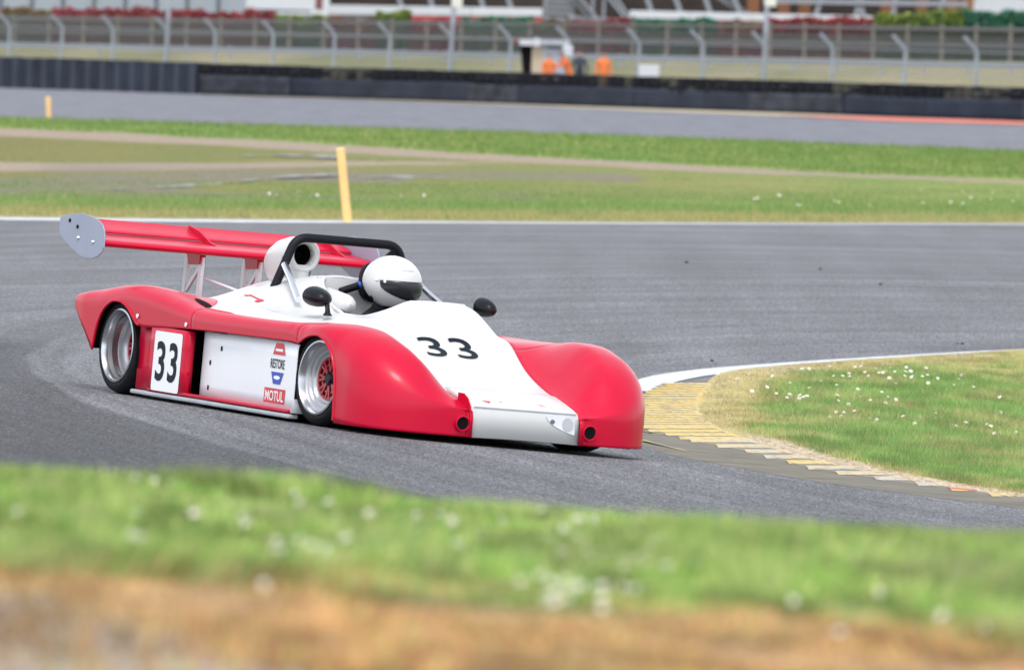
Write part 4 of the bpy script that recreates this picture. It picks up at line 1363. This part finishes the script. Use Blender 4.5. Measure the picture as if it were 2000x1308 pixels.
for px, py in FF_PX:
    p = hit(px, py + 9)
    p[2] = .045
    daisy(p, dm[0], random.uniform(1.0, 1.6), 'pale seed head standing in the grass along the far track edge', 'seed heads along the far track edge')

# bits of rubber on the asphalt
for k, (px, py, s_) in enumerate(((1341, 514, .022), (1602, 527, .018), (1391, 706, .015), (1880, 673, .016), (1870, 672, .010), (1720, 557, .02), (1425, 803, .012))):
    p = hit(px, py)
    mb = MB()
    mb.ellipsoid((0, 0, s_ * .3), (s_, s_ * .6, s_ * .45), 7, 5)
    mb.v = [(a * random.uniform(.7, 1.3), b * random.uniform(.7, 1.3), max(0, c * random.uniform(.7, 1.3))) for a, b, c in mb.v]
    o = mb.build('rubber_crumb', M['rubber'], smooth=False)
    o.location = p + np.array([0, 0, .003])
    tag(o, 'black crumb of tyre rubber lying on the asphalt', 'debris', 'rubber crumbs on the track')

# ------------------------------------------------------------------ marker posts
M['yellowpost'] = mat('yellow_plastic', (.80, .50, .18), .5, var=.06, vscale=5)
def marker(px0, py0, px1, py1, r, label):
    a = hit(px0, py0)
    dep = (a - CAM) @ FW
    b = wp(px1, py1, dep)
    o = empty('marker_post', a)
    tag(o, label, 'post', 'yellow marker posts')
    v = b - a
    MB().tube([v * q for q in (-.02, .25, .5, .75, .97, 1.0)], [r * 1.05, r, r, r, r, r * .85], 16).build('tube', M['yellowpost'], o, sharp=50)
    MB().tube([v * .985, v * 1.008], [r * 1.07, r * .95], 16).build('cap', mat('pale_yellow_cap', (.88, .66, .32), .5), o, sharp=50)
marker(679, 434, 665, 290, .054, 'tall leaning yellow post at the far edge of the corner')
marker(95, 233, 94, 190, .06, 'small yellow post by the back straight, leftmost in the picture')

# ------------------------------------------------------------------ tyre wall along the back straight
M['belt'] = mat('black_conveyor_belt', (.018, .023, .038), .7, spec=.3, var=.5, vscale=.8, bump=.3, bscale=4)
M['tyreold'] = mat('old_tyres', (.012, .013, .018), .85, spec=.2, var=.4, vscale=.7)
M['tyrebrown'] = mat('dusty_tyres', (.055, .054, .048), .9, spec=.2, var=.35, vscale=.7)
def bar_pt(px, dy=0.0):
    """point of the tyre-wall line behind a photo column"""
    d = ray(px, 200)
    t = 300.0
    for _ in range(30):
        p = CAM + t * d
        t += (barrier_y(p[0]) + dy - p[1]) / d[1]
    p = CAM + t * d
    return np.array([p[0], p[1], 0.0])
M['beltlight'] = mat('light_rib_belt', (.030, .036, .055), .7, var=.3, vscale=.8)
M['beltscuffed'] = mat('scuffed_belt', (.034, .037, .048), .75, spec=.25, var=.7, vscale=1.6)
WALL_H = 1.16
rw_ = empty('ribbed_barrier', bar_pt(190))
tag(rw_, 'ribbed dark rubber barrier at the far left of the tyre wall', 'barrier')
o0 = np.array(rw_.location)
a, b = bar_pt(-60) - o0, bar_pt(384) - o0
MB().bar(a + (0, .35, WALL_H / 2 - .01), b + (0, .35, WALL_H / 2 - .01), .5, WALL_H - .02).build('core', M['belt'], rw_, smooth=False)
for k in range(31):
    q = (k + .5) / 31
    c = a * (1 - q) + b * q
    mb = MB()
    n_ = 7
    mb.grid([[(c[0] + .19 * math.sin(t), c[1] + .16 - .19 * math.cos(t), z) for t in np.linspace(-1.5, 1.5, n_)] for z in (0, WALL_H * random.uniform(.985, 1.01))])
    mb.build('rib', M['belt'] if k % 2 else M['beltlight'], rw_)  # relief painted in: every other rib takes the lighter tone
tw = empty('tyre_barrier', bar_pt(1200))
tag(tw, 'long dark tyre wall faced with black belting along the back straight', 'barrier')
o0 = np.array(tw.location)
# belting in overlapping lengths
edges = [388, 560, 720, 905, 1010, 1230, 1460, 1640, 1800, 1990, 2090]
for k in range(len(edges) - 1):
    a, b = bar_pt(edges[k]) - o0, bar_pt(edges[k + 1] + 6) - o0
    off = .0 if k % 2 else -.03
    rows = []
    for q in np.linspace(0, 1, 14):
        c = a * (1 - q) + b * q
        wv = .05 * math.sin(q * 9 + k * 2) + .03 * math.sin(q * 23 + k)
        rows.append([(c[0], c[1] + off + wv * zz, zz * (.70 + .03 * math.sin(k * 3 + q * 2)) / .75) for zz in (.0, .2, .4, .6, .75)])
    solid(MB().grid(rows).build('belt', M['belt'] if k % 3 else M['beltscuffed'], tw), .015)
# stacked tyres seen above the belting
def tyre_mesh(name, m):
    mb = MB().lathe([(.13, -.075), (.20, -.085), (.225, -.06), (.23, 0), (.225, .06), (.20, .085), (.13, .075)], 11, 'Z')
    o = mb.build(name, m, sharp=None)
    me = o.data
    bpy.data.objects.remove(o)
    return me
tm = [tyre_mesh('tyre', M['tyreold']), tyre_mesh('tyre', M['tyrebrown'])]
px = 392.0
L0, L1 = bar_pt(388) - o0, bar_pt(2090) - o0
nst = int(np.linalg.norm(L1 - L0) / .445)
for k in range(nst):
    c = L0 + (L1 - L0) * (k + .5) / nst
    dusty = float(fbm(k * .17, 3, 5)) > .5
    for j, z in enumerate((.70, .875, 1.05)):
        o = bpy.data.objects.new('tyre', tm[1] if dusty and random.random() < .8 else tm[0])
        link(o, tw)
        o.location = (c[0] + random.uniform(-.02, .02), c[1] + .33 + random.uniform(-.03, .03), z + random.uniform(-.006, .012))
        o.rotation_euler = (random.uniform(-.05, .05), random.uniform(-.05, .05), random.uniform(0, 3))
MB().bar(L0 + (0, .72, .45), L1 + (0, .72, .45), .25, .86).build('backing_wall', M['belt'], tw, smooth=False)

# ------------------------------------------------------------------ debris fence with cranked posts
M['galv'] = mat('galvanised_steel', (.31, .345, .40), .5, metal=.3, var=.08)
M['wire'] = mat('fence_wire', (.15, .155, .165), .6, metal=.2, var=.1)
def fence_pt(px):
    d = ray(px, 150)
    t = 400.0
    for _ in range(60):
        p = CAM + t * d
        t += .5 * (fence_y(p[0]) - p[1]) / d[1]
    p = CAM + t * d
    return np.array([p[0], p[1], 0.0])
POSTS = [-92, 15, 118, 217, 322, 417, 530, 650, 758, 878, 994, 1107, 1245, 1370, 1490, 1623, 1765, 1905, 2050]
fo = fence_pt(1000)
fence = empty('debris_fence', fo)
tag(fence, 'tall grey mesh safety fence on cranked steel posts behind the tyre wall', 'fence')
FP = [fence_pt(p) - fo for p in POSTS]
ZB, ARM = 2.32, np.array([-.44, -.35, .50])
ARM = np.array([-.46, -.10, .50])
for i, p in enumerate(FP):
    mb = MB()
    mb.tube([p + (0, 0, -.02), p + (.02, 0, ZB * .5), p + (.04, 0, ZB - .12), p + (.02, 0, ZB), p + ARM * .25 + (.03, 0, ZB), p + ARM + (.02, 0, ZB)], .066, 8)
    mb.build('post', M['galv'], fence)
for i in range(len(FP) - 1):
    a, b = FP[i], FP[i + 1]
    mb = MB()
    L = np.linalg.norm(b - a)
    def wire(p, q, w=.0075):
        # flat-sided strand
        u = q - p
        sd_ = np.cross(u, (0, 1, 0)); sd_ /= np.linalg.norm(sd_)
        mb.add([p - sd_ * w / 2, p + sd_ * w / 2, q + sd_ * w / 2, q - sd_ * w / 2], [(0, 1, 2, 3)])
    nv = int(L / .10)
    for k in range(nv):
        q = k / nv
        c = a * (1 - q) + b * q
        wire(c + (.03, 0, .1), c + (.03, 0, ZB))
        wire(c + (.03, 0, ZB), c + ARM + (0, 0, ZB))
    for z in np.arange(.15, ZB, .10):
        wire(a + (.03, 0, z), b + (.03, 0, z))
    for q in np.linspace(.1, 1, 6):
        wire(a + ARM * q + (0, 0, ZB), b + ARM * q + (0, 0, ZB))
    mb.build('wire_mesh', M['wire'], fence, smooth=False, fix=False)
    for z in (ZB - .02, ZB * .62):
        MB().tube([a + (.03, .02, z), b + (.03, .02, z)], .018, 5).build('cable', M['galv'], fence)

# tall poles standing in the fence line
def pole(px, lamp, label):
    p = fence_pt(px) + (0, .35, 0)
    o = tag(empty('pole', p), label, 'pole', 'tall poles behind the debris fence')
    MB().tube([(0, 0, -.05), (.06, 0, 2.5), (.16, 0, 6.5)], [.10, .095, .085], 10).build('mast', M['galv'], o)
    if lamp is not None:
        bevel(MB().box((-.12 + .12, -.12, lamp - .25), (.12 + .3, .12, lamp + .25)).build('box', mat('pale_box', (.62, .62, .56), .6), o, smooth=False), .03)
pole(322, None, 'tall plain grey pole in the safety fence above the ribbed barrier')
pole(878, 3.75, 'tall grey pole with a cream box, near the middle of the fence')
pole(1490, 4.0, 'tall grey pole with a pale box, right half of the fence')

# ------------------------------------------------------------------ berm behind: guard rails, rail fence, hedges
def at_u(px, u):
    """ground point u metres behind the debris fence, behind a photo column"""
    d = ray(px, 110)
    t = 420.0
    for _ in range(60):
        p = CAM + t * d
        t += .5 * (fence_y(p[0]) + u - p[1]) / d[1]
    p = CAM + t * d
    return np.array([p[0], p[1], float(berm(p[0], p[1])) - .05])
def guard_rail(u, label, h=.72, mt='galv'):
    P = [at_u(px, u) for px in np.linspace(-60, 2060, 26)]
    o = tag(empty('guard_rail', P[12]), label, 'guard rail', 'steel guard rails on the berm')
    o0 = P[12]
    prof = [(0, -.11), (-.05, -.085), (-.05, -.04), (.0, -.015), (.0, .015), (-.05, .04), (-.05, .085), (0, .11)]
    MB().grid([[(p - o0) + (0, y, h - .16 + z) for y, z in prof] for p in P]).build('rail', M[mt], o, sharp=30)
    for p in P:
        MB().box(tuple(p - o0 + (-.05, .01, 0)), tuple(p - o0 + (.05, .11, h))).build('post', M['galv'], o, smooth=False)
guard_rail(30, 'pale steel guard rail along the top of the berm', .5)
M['railgrey'] = mat('dull_grey_rail', (.22, .23, .25), .7, var=.1)
guard_rail(17, 'dull grey guard rail low on the berm behind the safety fence', .5, 'railgrey')
M['postwood'] = mat('weathered_concrete_posts', (.20, .175, .145), .9, var=.15)
M['railwood'] = mat('weathered_boards', (.13, .13, .135), .9, var=.15, vscale=2)
P = [at_u(px, 47) for px in np.linspace(-40, 2040, 32)]
rf = tag(empty('rail_fence', P[16]), 'low fence of pale posts and two grey boards in front of the hedges', 'fence')
for k, p in enumerate(P):
    q = p - P[16]
    MB().box(tuple(q + (-.065, -.06, -.1)), tuple(q + (.065, .06, 1.42))).build('post', M['postwood'], rf, smooth=False)
    if k < len(P) - 1:
        q2 = P[k + 1] - P[16]
        for z in (.62, 1.25):
            MB().bar(q + (0, -.09, z), q2 + (0, -.09, z), .05, .14).build('board', M['railwood'], rf, smooth=False)

M['leaf'] = attr_mat('hedge_leaves', .6, .3)
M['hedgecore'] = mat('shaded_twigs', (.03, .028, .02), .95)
def leaf_cloud(name, n, pos, size, col, parent):
    a = RNG.uniform(0, 2 * np.pi, n); e = RNG.uniform(-1, 1, n)
    u = np.stack([np.cos(a) * np.sqrt(1 - e * e), np.sin(a) * np.sqrt(1 - e * e), e], -1)
    w = np.cross(u, RNG.normal(size=(n, 3))); w /= np.linalg.norm(w, axis=1)[:, None]
    s_ = (size * RNG.uniform(.6, 1.3, n))[:, None]
    V = np.stack([pos - u * s_, pos + w * s_ * .55, pos + u * s_, pos - w * s_ * .55], 1).astype(np.float32)
    me = bpy.data.meshes.new(name)
    me.vertices.add(4 * n); me.vertices.foreach_set('co', V.ravel())
    me.loops.add(4 * n); me.loops.foreach_set('vertex_index', np.arange(4 * n, dtype=np.int32))
    me.polygons.add(n); me.polygons.foreach_set('loop_start', np.arange(0, 4 * n, 4, dtype=np.int32))
    me.update(calc_edges=True)
    me.materials.append(M['leaf'])
    at_ = me.attributes.new('col', 'FLOAT_COLOR', 'POINT')
    at_.data.foreach_set('color', np.repeat(np.concatenate([col, np.ones((n, 1))], 1), 4, 0).ravel().astype(np.float32))
    return link(bpy.data.objects.new(name, me), parent)
C_GREEN = np.array([(.05, .19, .12), (.08, .22, .10), (.04, .15, .12)])
C_RED = np.array([(.32, .035, .055), (.17, .065, .05), (.36, .08, .075)])
C_MAR = np.array([(.30, .04, .12), (.22, .05, .11), (.33, .06, .10)])
C_LIME = np.array([(.26, .30, .06), (.20, .27, .05), (.14, .20, .05)])
C_BRONZE = np.array([(.26, .15, .07), (.22, .12, .07), (.17, .13, .06)])
def hedge(px0, px1, top, base_c, top_c, label, u=53, thick=1.2, n=5200):
    a, b = at_u(px0, u), at_u(px1, u)
    o = tag(empty('hedge', (a + b) / 2), label, 'hedge', 'hedges behind the rail fence')
    L = b - a
    t = RNG.uniform(0, 1, n)
    zf = RNG.uniform(0, 1, n)
    bumps = .95 + .28 * fbm(t * np.linalg.norm(L) * .9, 0 * t, int(px0) % 17)
    H_ = (top) * bumps
    pos = a[None] + L[None] * t[:, None] - (a + b)[None] / 2
    pos[:, 1] += (RNG.beta(1, 2.2, n) - .5) * thick * (1.2 - zf * .4)
    pos[:, 2] += zf * H_
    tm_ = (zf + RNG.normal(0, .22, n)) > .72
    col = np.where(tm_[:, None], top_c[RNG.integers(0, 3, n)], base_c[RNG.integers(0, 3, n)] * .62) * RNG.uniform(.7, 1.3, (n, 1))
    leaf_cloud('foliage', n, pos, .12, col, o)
    c0, c1 = a - (a + b) / 2, b - (a + b) / 2
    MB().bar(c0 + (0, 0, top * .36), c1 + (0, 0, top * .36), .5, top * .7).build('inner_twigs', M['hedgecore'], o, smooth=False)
hedge(-60, 104, 1.55, C_GREEN, C_BRONZE, 'dark green hedge with bronze tips at the left edge')
hedge(104, 330, 1.60, C_MAR, C_RED, 'red-topped hedge beside the green hedge at the left edge')
hedge(330, 535, 1.55, C_MAR, C_RED, 'red-topped hedge in front of the white trailer')
hedge(535, 640, 1.35, C_GREEN, C_LIME, 'small lime-green hedge beside the white trailer')
hedge(640, 735, 1.30, C_MAR, C_BRONZE, 'low bronze hedge under the left end of the white wall')
hedge(735, 800, 1.55, C_GREEN, C_LIME, 'narrow bright green shrub in front of the white wall')
hedge(800, 905, 1.25, C_MAR, C_RED, 'low red hedge left of the pole with the cream box')
hedge(905, 1040, 1.35, C_GREEN, C_GREEN, 'green hedge behind the left side of the marshal hut')
hedge(1040, 1110, 1.30, C_GREEN, C_BRONZE, 'bronze-green hedge directly behind the marshal hut')
hedge(1110, 1232, 1.35, C_MAR, C_RED, 'red hedge under the steel staircase')
hedge(1232, 1400, 1.35, C_GREEN, C_GREEN, 'green hedge right of the steel staircase')
hedge(1400, 1500, 1.30, C_MAR, C_BRONZE, 'bronze hedge behind the pole with the pale box')
hedge(1500, 1705, 1.45, C_MAR, C_RED, 'reddish hedge under the right end of the white wall')
hedge(1705, 1880, 1.75, C_GREEN, C_LIME, 'tall green hedge with yellow tips right of the white wall')
hedge(1880, 2060, 1.75, C_GREEN, C_GREEN, 'tall dark green hedge at the right edge below the white shed')

# ------------------------------------------------------------------ buildings at the top of the picture
def z_at(px, py, d): return wp(px, py, d)[2]
M['pale'] = mat('pale_grey_cladding', (.27, .30, .345), .6, var=.05, vscale=.4)
M['mullion'] = mat('grey_pilaster', (.11, .125, .16), .6)
M['whitewall'] = mat('white_concrete', (.50, .52, .56), .7, var=.05, vscale=.4)
M['steel'] = mat('grey_steelwork', (.24, .26, .30), .5, metal=.3, var=.08)
M['earthwall'] = mat('dark_brown_boards', (.035, .026, .024), .9, var=.45, vscale=.35)
# panelled hospitality building
D = 640.0
bl = wp(-60, 60, D); br = wp(486, 60, D)
bo = np.array([bl[0], bl[1], 1.2])
bld = tag(empty('building', bo), 'pale panelled building rising behind the red hedge on the left', 'building')
W = br[0] - bl[0]
MB().box((0, .1, 0), (W, 8, 6.5)).build('wall', M['mullion'], bld, smooth=False)
np_ = 9
for k in range(np_):
    x0, x1 = W * k / np_ + .10, W * (k + 1) / np_ - .10
    bevel(MB().box((x0, -.02, .3), (x1, .12, 6.1)).build('panel', M['pale'], bld, smooth=False), .03)
    MB().box((x0 - .17, -.10, 0), (x0 - .03, .05, 6.4)).build('pilaster', M['mullion'], bld, smooth=False)
MB().box((-.4, -.6, 6.5), (W + .4, 8.4, 6.8)).build('roof', M['whitewall'], bld, smooth=False)
# white trailer
D = 615.0
a, b = wp(480, 40, D), wp(642, 40, D)
tr = tag(empty('trailer', (a[0], a[1], 2.55)), 'white box trailer parked between the pale building and the white wall', 'trailer')
W = b[0] - a[0]
bevel(MB().box((0, 0, .75), (W, 2.4, 3.6)).build('box', M['whitewall'], tr, smooth=False), .05)
MB().box((.25, -.03, .95), (W - 1.0, .005, 1.05)).build('stripe', M['mullion'], tr, smooth=False)
MB().box((W - .75, -.03, 1.1), (W - .35, .005, 2.6)).build('door', mat('dark_red_door', (.16, .05, .06), .6), tr, smooth=False)
MB().box((0, .1, .45), (W, 2.3, .748)).build('chassis', M['mullion'], tr, smooth=False)
for x in (W * .2, W * .32, W * .85):
    MB().lathe([(.18, 0), (.42, 0), (.45, .1), (.42, .22), (.18, .22)], 18, 'Y', c=(x, .1, .43)).build('wheel', M['rubber'], tr)
# long white wall with a red foot
D = 625.0
def wall_run(px0, px1, y0, y1, label):
    a, b = wp(px0, y0[0], D), wp(px1, y0[1], D)
    c, d_ = wp(px0, y1[0], D), wp(px1, y1[1], D)
    o = tag(empty('wall', (a[0], a[1], 0)), label, 'wall', 'white walls in front of the stand')
    W = b[0] - a[0]
    zt0, zt1, zb0, zb1 = a[2], b[2], c[2], d_[2]
    nseg = max(2, int(W / 3))
    for k in range(nseg):
        q0, q1 = k / nseg, (k + 1) / nseg
        x0, x1 = W * q0 + .01, W * q1 - .01
        lz = lambda u, v, q: u * (1 - q) + v * q
        bevel(MB().prism([(x0, 0, lz(zb0, zb1, q0)), (x1, 0, lz(zb0, zb1, q1)), (x1, 0, lz(zt0, zt1, q1)), (x0, 0, lz(zt0, zt1, q0))], (0, .35, 0)).build('panel', M['whitewall'], o, smooth=False), .03)
        MB().box((x0, .05, 1.6), (x1, .30, lz(zb0, zb1, (q0 + q1) / 2) - .03)).build('foot', M['redfoot'] if k % 3 else M['mullion'], o, smooth=False)
M['redfoot'] = mat('red_wall_foot', (.40, .05, .06), .7, var=.2, vscale=.8)
wall_run(640, 1060, (10, 17), (29, 33), 'white wall left of the steel staircase')
wall_run(1230, 1705, (21, 32), (36, 47), 'white wall right of the steel staircase')
# grandstand framework
D = 660.0
a, b = wp(640, 40, D), wp(1895, 40, D)
gs = tag(empty('grandstand', (a[0], a[1], 0)), 'dark open framework of the stand behind the white wall', 'grandstand')
W = b[0] - a[0]
MB().box((0, 2.0, 0), (W, 2.3, 9)).build('back_wall', M['earthwall'], gs, smooth=False)
PXM = (b[0] - a[0]) / (1895 - 640)
for px0, px1 in ((785, 800), (845, 857), (945, 958), (1000, 1015), (1275, 1292), (1332, 1350), (1390, 1407), (1450, 1472), (1590, 1576), (1668, 1655), (1690, 1706), (1742, 1736), (1828, 1815)):
    x0, x1 = (px0 - 640) * PXM, (px1 - 640) * PXM
    MB().bar((x0 + (x0 - x1) * 3, 0, 8), (x1 + (x1 - x0) * 1, 0, 1.2), .26, .26).build('strut', M['steel'], gs, smooth=False)
for k in range(3):
    x0 = (1370 - 640) * PXM
    MB().bar((x0 - .3 * k, .3, 5.6 + .25 * k), (x0 + 3.2, .3, 3.6 + .2 * k), .06, .06).build('cable', M['steel'], gs, smooth=False)
zt = [wp(1490, 2, D)[2], wp(1900, 9, D)[2]]
MB().bar(((1490 - 640) * PXM, -.1, zt[0]), ((1890 - 640) * PXM, -.1, zt[1]), .25, .28).build('beam', M['steel'], gs, smooth=False)
for k, px in enumerate((1460, 1520, 1560, 1720, 1790, 1850, 1880)):
    x0 = (px - 640) * PXM
    MB().box((x0, 1.9, 0), (x0 + .7, 1.995, 8.5)).build('rust_panel', mat('rust_brown_panel', (.20, .085, .04), .9, var=.3, vscale=.6), gs, smooth=False)
# steel staircase
D = 632.0
a = wp(1060, 36, D)
stc = tag(empty('staircase', (a[0], a[1], 0)), 'galvanised steel staircase between the two white walls', 'staircase')
S_ = D / F_PX
zb = a[2]
for k in range(4):
    MB().bar((0, 0, zb + .05 + k * .32), (60 * S_, 0, zb - .02 + k * .32), .08, .16).build('side_board', M['steel'], stc, smooth=False)
for px0, px1 in ((1110, 1150), (1128, 1166), (1200, 1232), (1186, 1222)):
    x0, x1 = (px0 - 1060) * S_, (px1 - 1060) * S_
    MB().bar((x0 - (x1 - x0) * .9, .2, zb + 2.4), (x1, .2, zb + .1), .16, .16).build('stringer', M['steel'], stc, smooth=False)
for px0 in (1064, 1118, 1156, 1178):
    MB().bar(((px0 - 1060) * S_, .4, zb - 1.6), ((px0 - 1058) * S_, .4, zb + 3), .14, .14).build('leg', M['steel'], stc, smooth=False)
for k in range(8):
    x0 = (1112 + k * 5.2 - 1060) * S_
    MB().box((x0, -.5, zb + 1.15 - k * .16), (x0 + .28, .6, zb + 1.19 - k * .16)).build('tread', M['steel'], stc, smooth=False)
MB().bar((50 * S_, -.1, zb + .05), (172 * S_, -.1, zb - .1), .12, .3).build('landing', M['steel'], stc, smooth=False)
# white corrugated shed
D = 628.0
a = wp(1896, 42, D)
shd = tag(empty('shed', (a[0], a[1], 1.8)), 'white corrugated shed behind the hedge at the right edge', 'shed')
W = 4.6
rows = []
for k in range(93):
    x = W * k / 92
    y = .05 * math.sin(k * math.pi / 3)
    lean = .35 * (1 - k / 92)
    rows.append([(x, y, 0), (x + lean, y, 5.0)])
MB().grid(rows).build('wall', M['whitewall'], shd)
MB().box((.3, .08, 0), (W, 3, 5.0)).build('frame', M['mullion'], shd, smooth=False)

# ------------------------------------------------------------------ marshal post behind the tyre wall
D = 424.0
S_ = D / F_PX
a = wp(1062, 170, D)
hut = tag(empty('marshal_hut', (a[0], a[1], 0)), 'small marshal hut with flared sides and a white roof behind the tyre wall', 'hut')
def hx(px): return (px - 1062) * S_
M['hutgrey'] = mat('pale_hut_panel', (.36, .38, .43), .7, var=.12)
M['beige'] = mat('beige_hut_panel', (.46, .38, .29), .8, var=.1)
zt, zb = z_at(1062, 89, D), .05
MB().box((hx(1040), -5.2, -.02), (hx(1215), -.05, .22)).build('platform', M['mullion'], hut, smooth=False)
MB().prism([(hx(1014), 0, zt), (hx(1037), 0, zt), (hx(1037), 0, .3), (hx(1024), 0, .3)], (0, 1.2, 0)).build('open_side', M['dark'], hut, smooth=False)
MB().prism([(hx(1037) + .003, -.02, zt), (hx(1056), -.02, zt), (hx(1072), -.02, .3), (hx(1037) + .003, -.02, .3)], (0, 1.2, 0)).build('beige_panel', M['beige'], hut, smooth=False)
MB().prism([(hx(1056) + .003, .0, zt), (hx(1107), .0, zt), (hx(1105), .0, .3), (hx(1072) + .003, .0, .3)], (0, 1.2, 0)).build('front_panel', M['hutgrey'], hut, smooth=False)
MB().box((hx(1066), -.015, zt - .12), (hx(1092), -.002, zt - .02)).build('slot', M['mullion'], hut, smooth=False)
bevel(MB().box((hx(1010), -.25, zt + .01), (hx(1110), 1.5, zt + .20)).build('roof', M['hutgrey'], hut, smooth=False), .03)
MB().box((hx(1013), -.30, zt - .02), (hx(1037), -.255, zt + .2)).build('sign', M['whitewall'], hut, smooth=False)
MB().lathe([(.001, 0), (.16, 0), (.17, .03), (.001, .03)], 20, c=(hx(1046), -.30, zt + .10)).build('round_sign', M['whitewall'], hut)
MB().box((hx(1001), -.28, zt), (hx(1012), -.2, zt + .16)).build('red_light', mat('dark_red_lamp', (.16, .02, .03), .4), hut, smooth=False)
bx_ = MB().box((-.19, -.15, 0), (.19, .15, .44)).build('white_crate', M['whitewall'], smooth=False)
bevel(bx_, .05)
bx_.location = wp(1109, 112, D - 1.5)
tag(bx_, 'white box hung on the corner of the marshal hut', 'box')
bx_.location.y = a[1] - .17
# white notice board right of the marshals
D = 415.0
a = wp(1267, 152, D)
nb_ = tag(empty('notice_board', (a[0], a[1], 0)), 'blank white board standing behind the tyre wall right of the marshals', 'sign')
zt = z_at(1267, 127, D)
bevel(MB().box((-20 * D / F_PX, 0, zt - .62), (20 * D / F_PX, .05, zt)).build('board', M['whitewall'], nb_, smooth=False), .02)
for x in (-.25, .25):
    MB().box((x - .03, .052, 0), (x + .03, .10, zt - .1)).build('leg', M['galv'], nb_, smooth=False)
# pallet and crate tops left of the marshals
M['orange'] = mat('orange_overalls', (.72, .17, .035), .7, var=.1, bump=.2, bscale=12)
M['navy'] = mat('navy_jacket', (.03, .035, .06), .8, var=.2)
def person(px, py_head, d, heading, mtl, label, bend=0.0, arms='down', h=1.76):
    a = wp(px, 160, d)
    o = tag(empty('person', (a[0], a[1], .22), math.radians(heading)), label, 'person')
    hd = z_at(px, py_head, d)
    k = h / 1.76
    b = bend
    fwd = lambda z: math.sin(b) * max(0, z - .95)
    J = [(0, 0, .95, (.15, .12)), (fwd(1.15), 0, .95 + (1.15 - .95) * math.cos(b), (.155, .12)), (fwd(1.36), 0, .95 + (1.36 - .95) * math.cos(b), (.17, .12)), (fwd(1.48), 0, .95 + .53 * math.cos(b), .07),
         (fwd(1.55), 0, .95 + .60 * math.cos(b), .06), (fwd(1.62) + .02, 0, .95 + .67 * math.cos(b), .095), (fwd(1.72) + .02, 0, .95 + .77 * math.cos(b), .085)]
    Eg = [(0, 1), (1, 2), (2, 3), (3, 4), (4, 5), (5, 6)]
    sx, sz = fwd(1.40), .95 + .45 * math.cos(b)
    for s in (-1, 1):
        i = len(J)
        J += [(sx, s * .20, sz, .065)]
        if arms == 'fold': J += [(sx + .08, s * .27, sz - .27, .05), (sx + .26, s * .06, sz - .22, .042), (sx + .27, -s * .02, sz - .20, .035)]
        elif arms == 'reach': J += [(sx + .16, s * .25, sz - .22, .05), (sx + .40, s * .2, sz - .24, .042), (sx + .48, s * .19, sz - .22, .035)]
        else: J += [(sx + .0, s * .28, sz - .29, .05), (sx + .05, s * .29, sz - .54, .04), (sx + .07, s * .28, sz - .63, .035)]
        Eg += [(2, i), (i, i + 1), (i + 1, i + 2), (i + 2, i + 3)]
        i = len(J)
        J += [(0, s * .10, .86, .10), (.03, s * .11, .48, .07), (0, s * .12, .09, .05), (.13, s * .13, .045, .04)]
        Eg += [(0, i), (i, i + 1), (i + 1, i + 2), (i + 2, i + 3)]
    J = [(x * k, y * k, z * k, tuple(q * k for q in r) if isinstance(r, tuple) else r * k) for x, y, z, r in J]
    me = skinned('body', J, Eg, mtl, [mtl, M['skin'], M['hair'], M['black']])
    hz = J[5][2] - .11 * k
    for p in me.polygons:
        c = p.center
        if c.z > hz: p.material_index = 2 if (c.z > hz + .15 * k or (c.z > hz + .09 * k and c.x < J[5][0] - .01)) else 1
        elif c.z < .09: p.material_index = 3
    link(bpy.data.objects.new('body', me), o)
    return o
person(1071, 106, 421.0, -60, M['orange'], 'marshal in orange overalls at the left, close against the hut', arms='down', h=1.62)
person(1112, 100, 421.5, 200, M['orange'], 'marshal in orange overalls leaning forward below the white box', bend=.45, arms='reach', h=1.80)
person(1131, 104, 422.5, -100, M['navy'], 'marshal in a dark navy jacket beside the leaning orange marshal', arms='down', h=1.76)
person(1178, 104, 420.0, -75, M['orange'], 'marshal in orange overalls standing apart, left of the white board', arms='down', h=1.74)
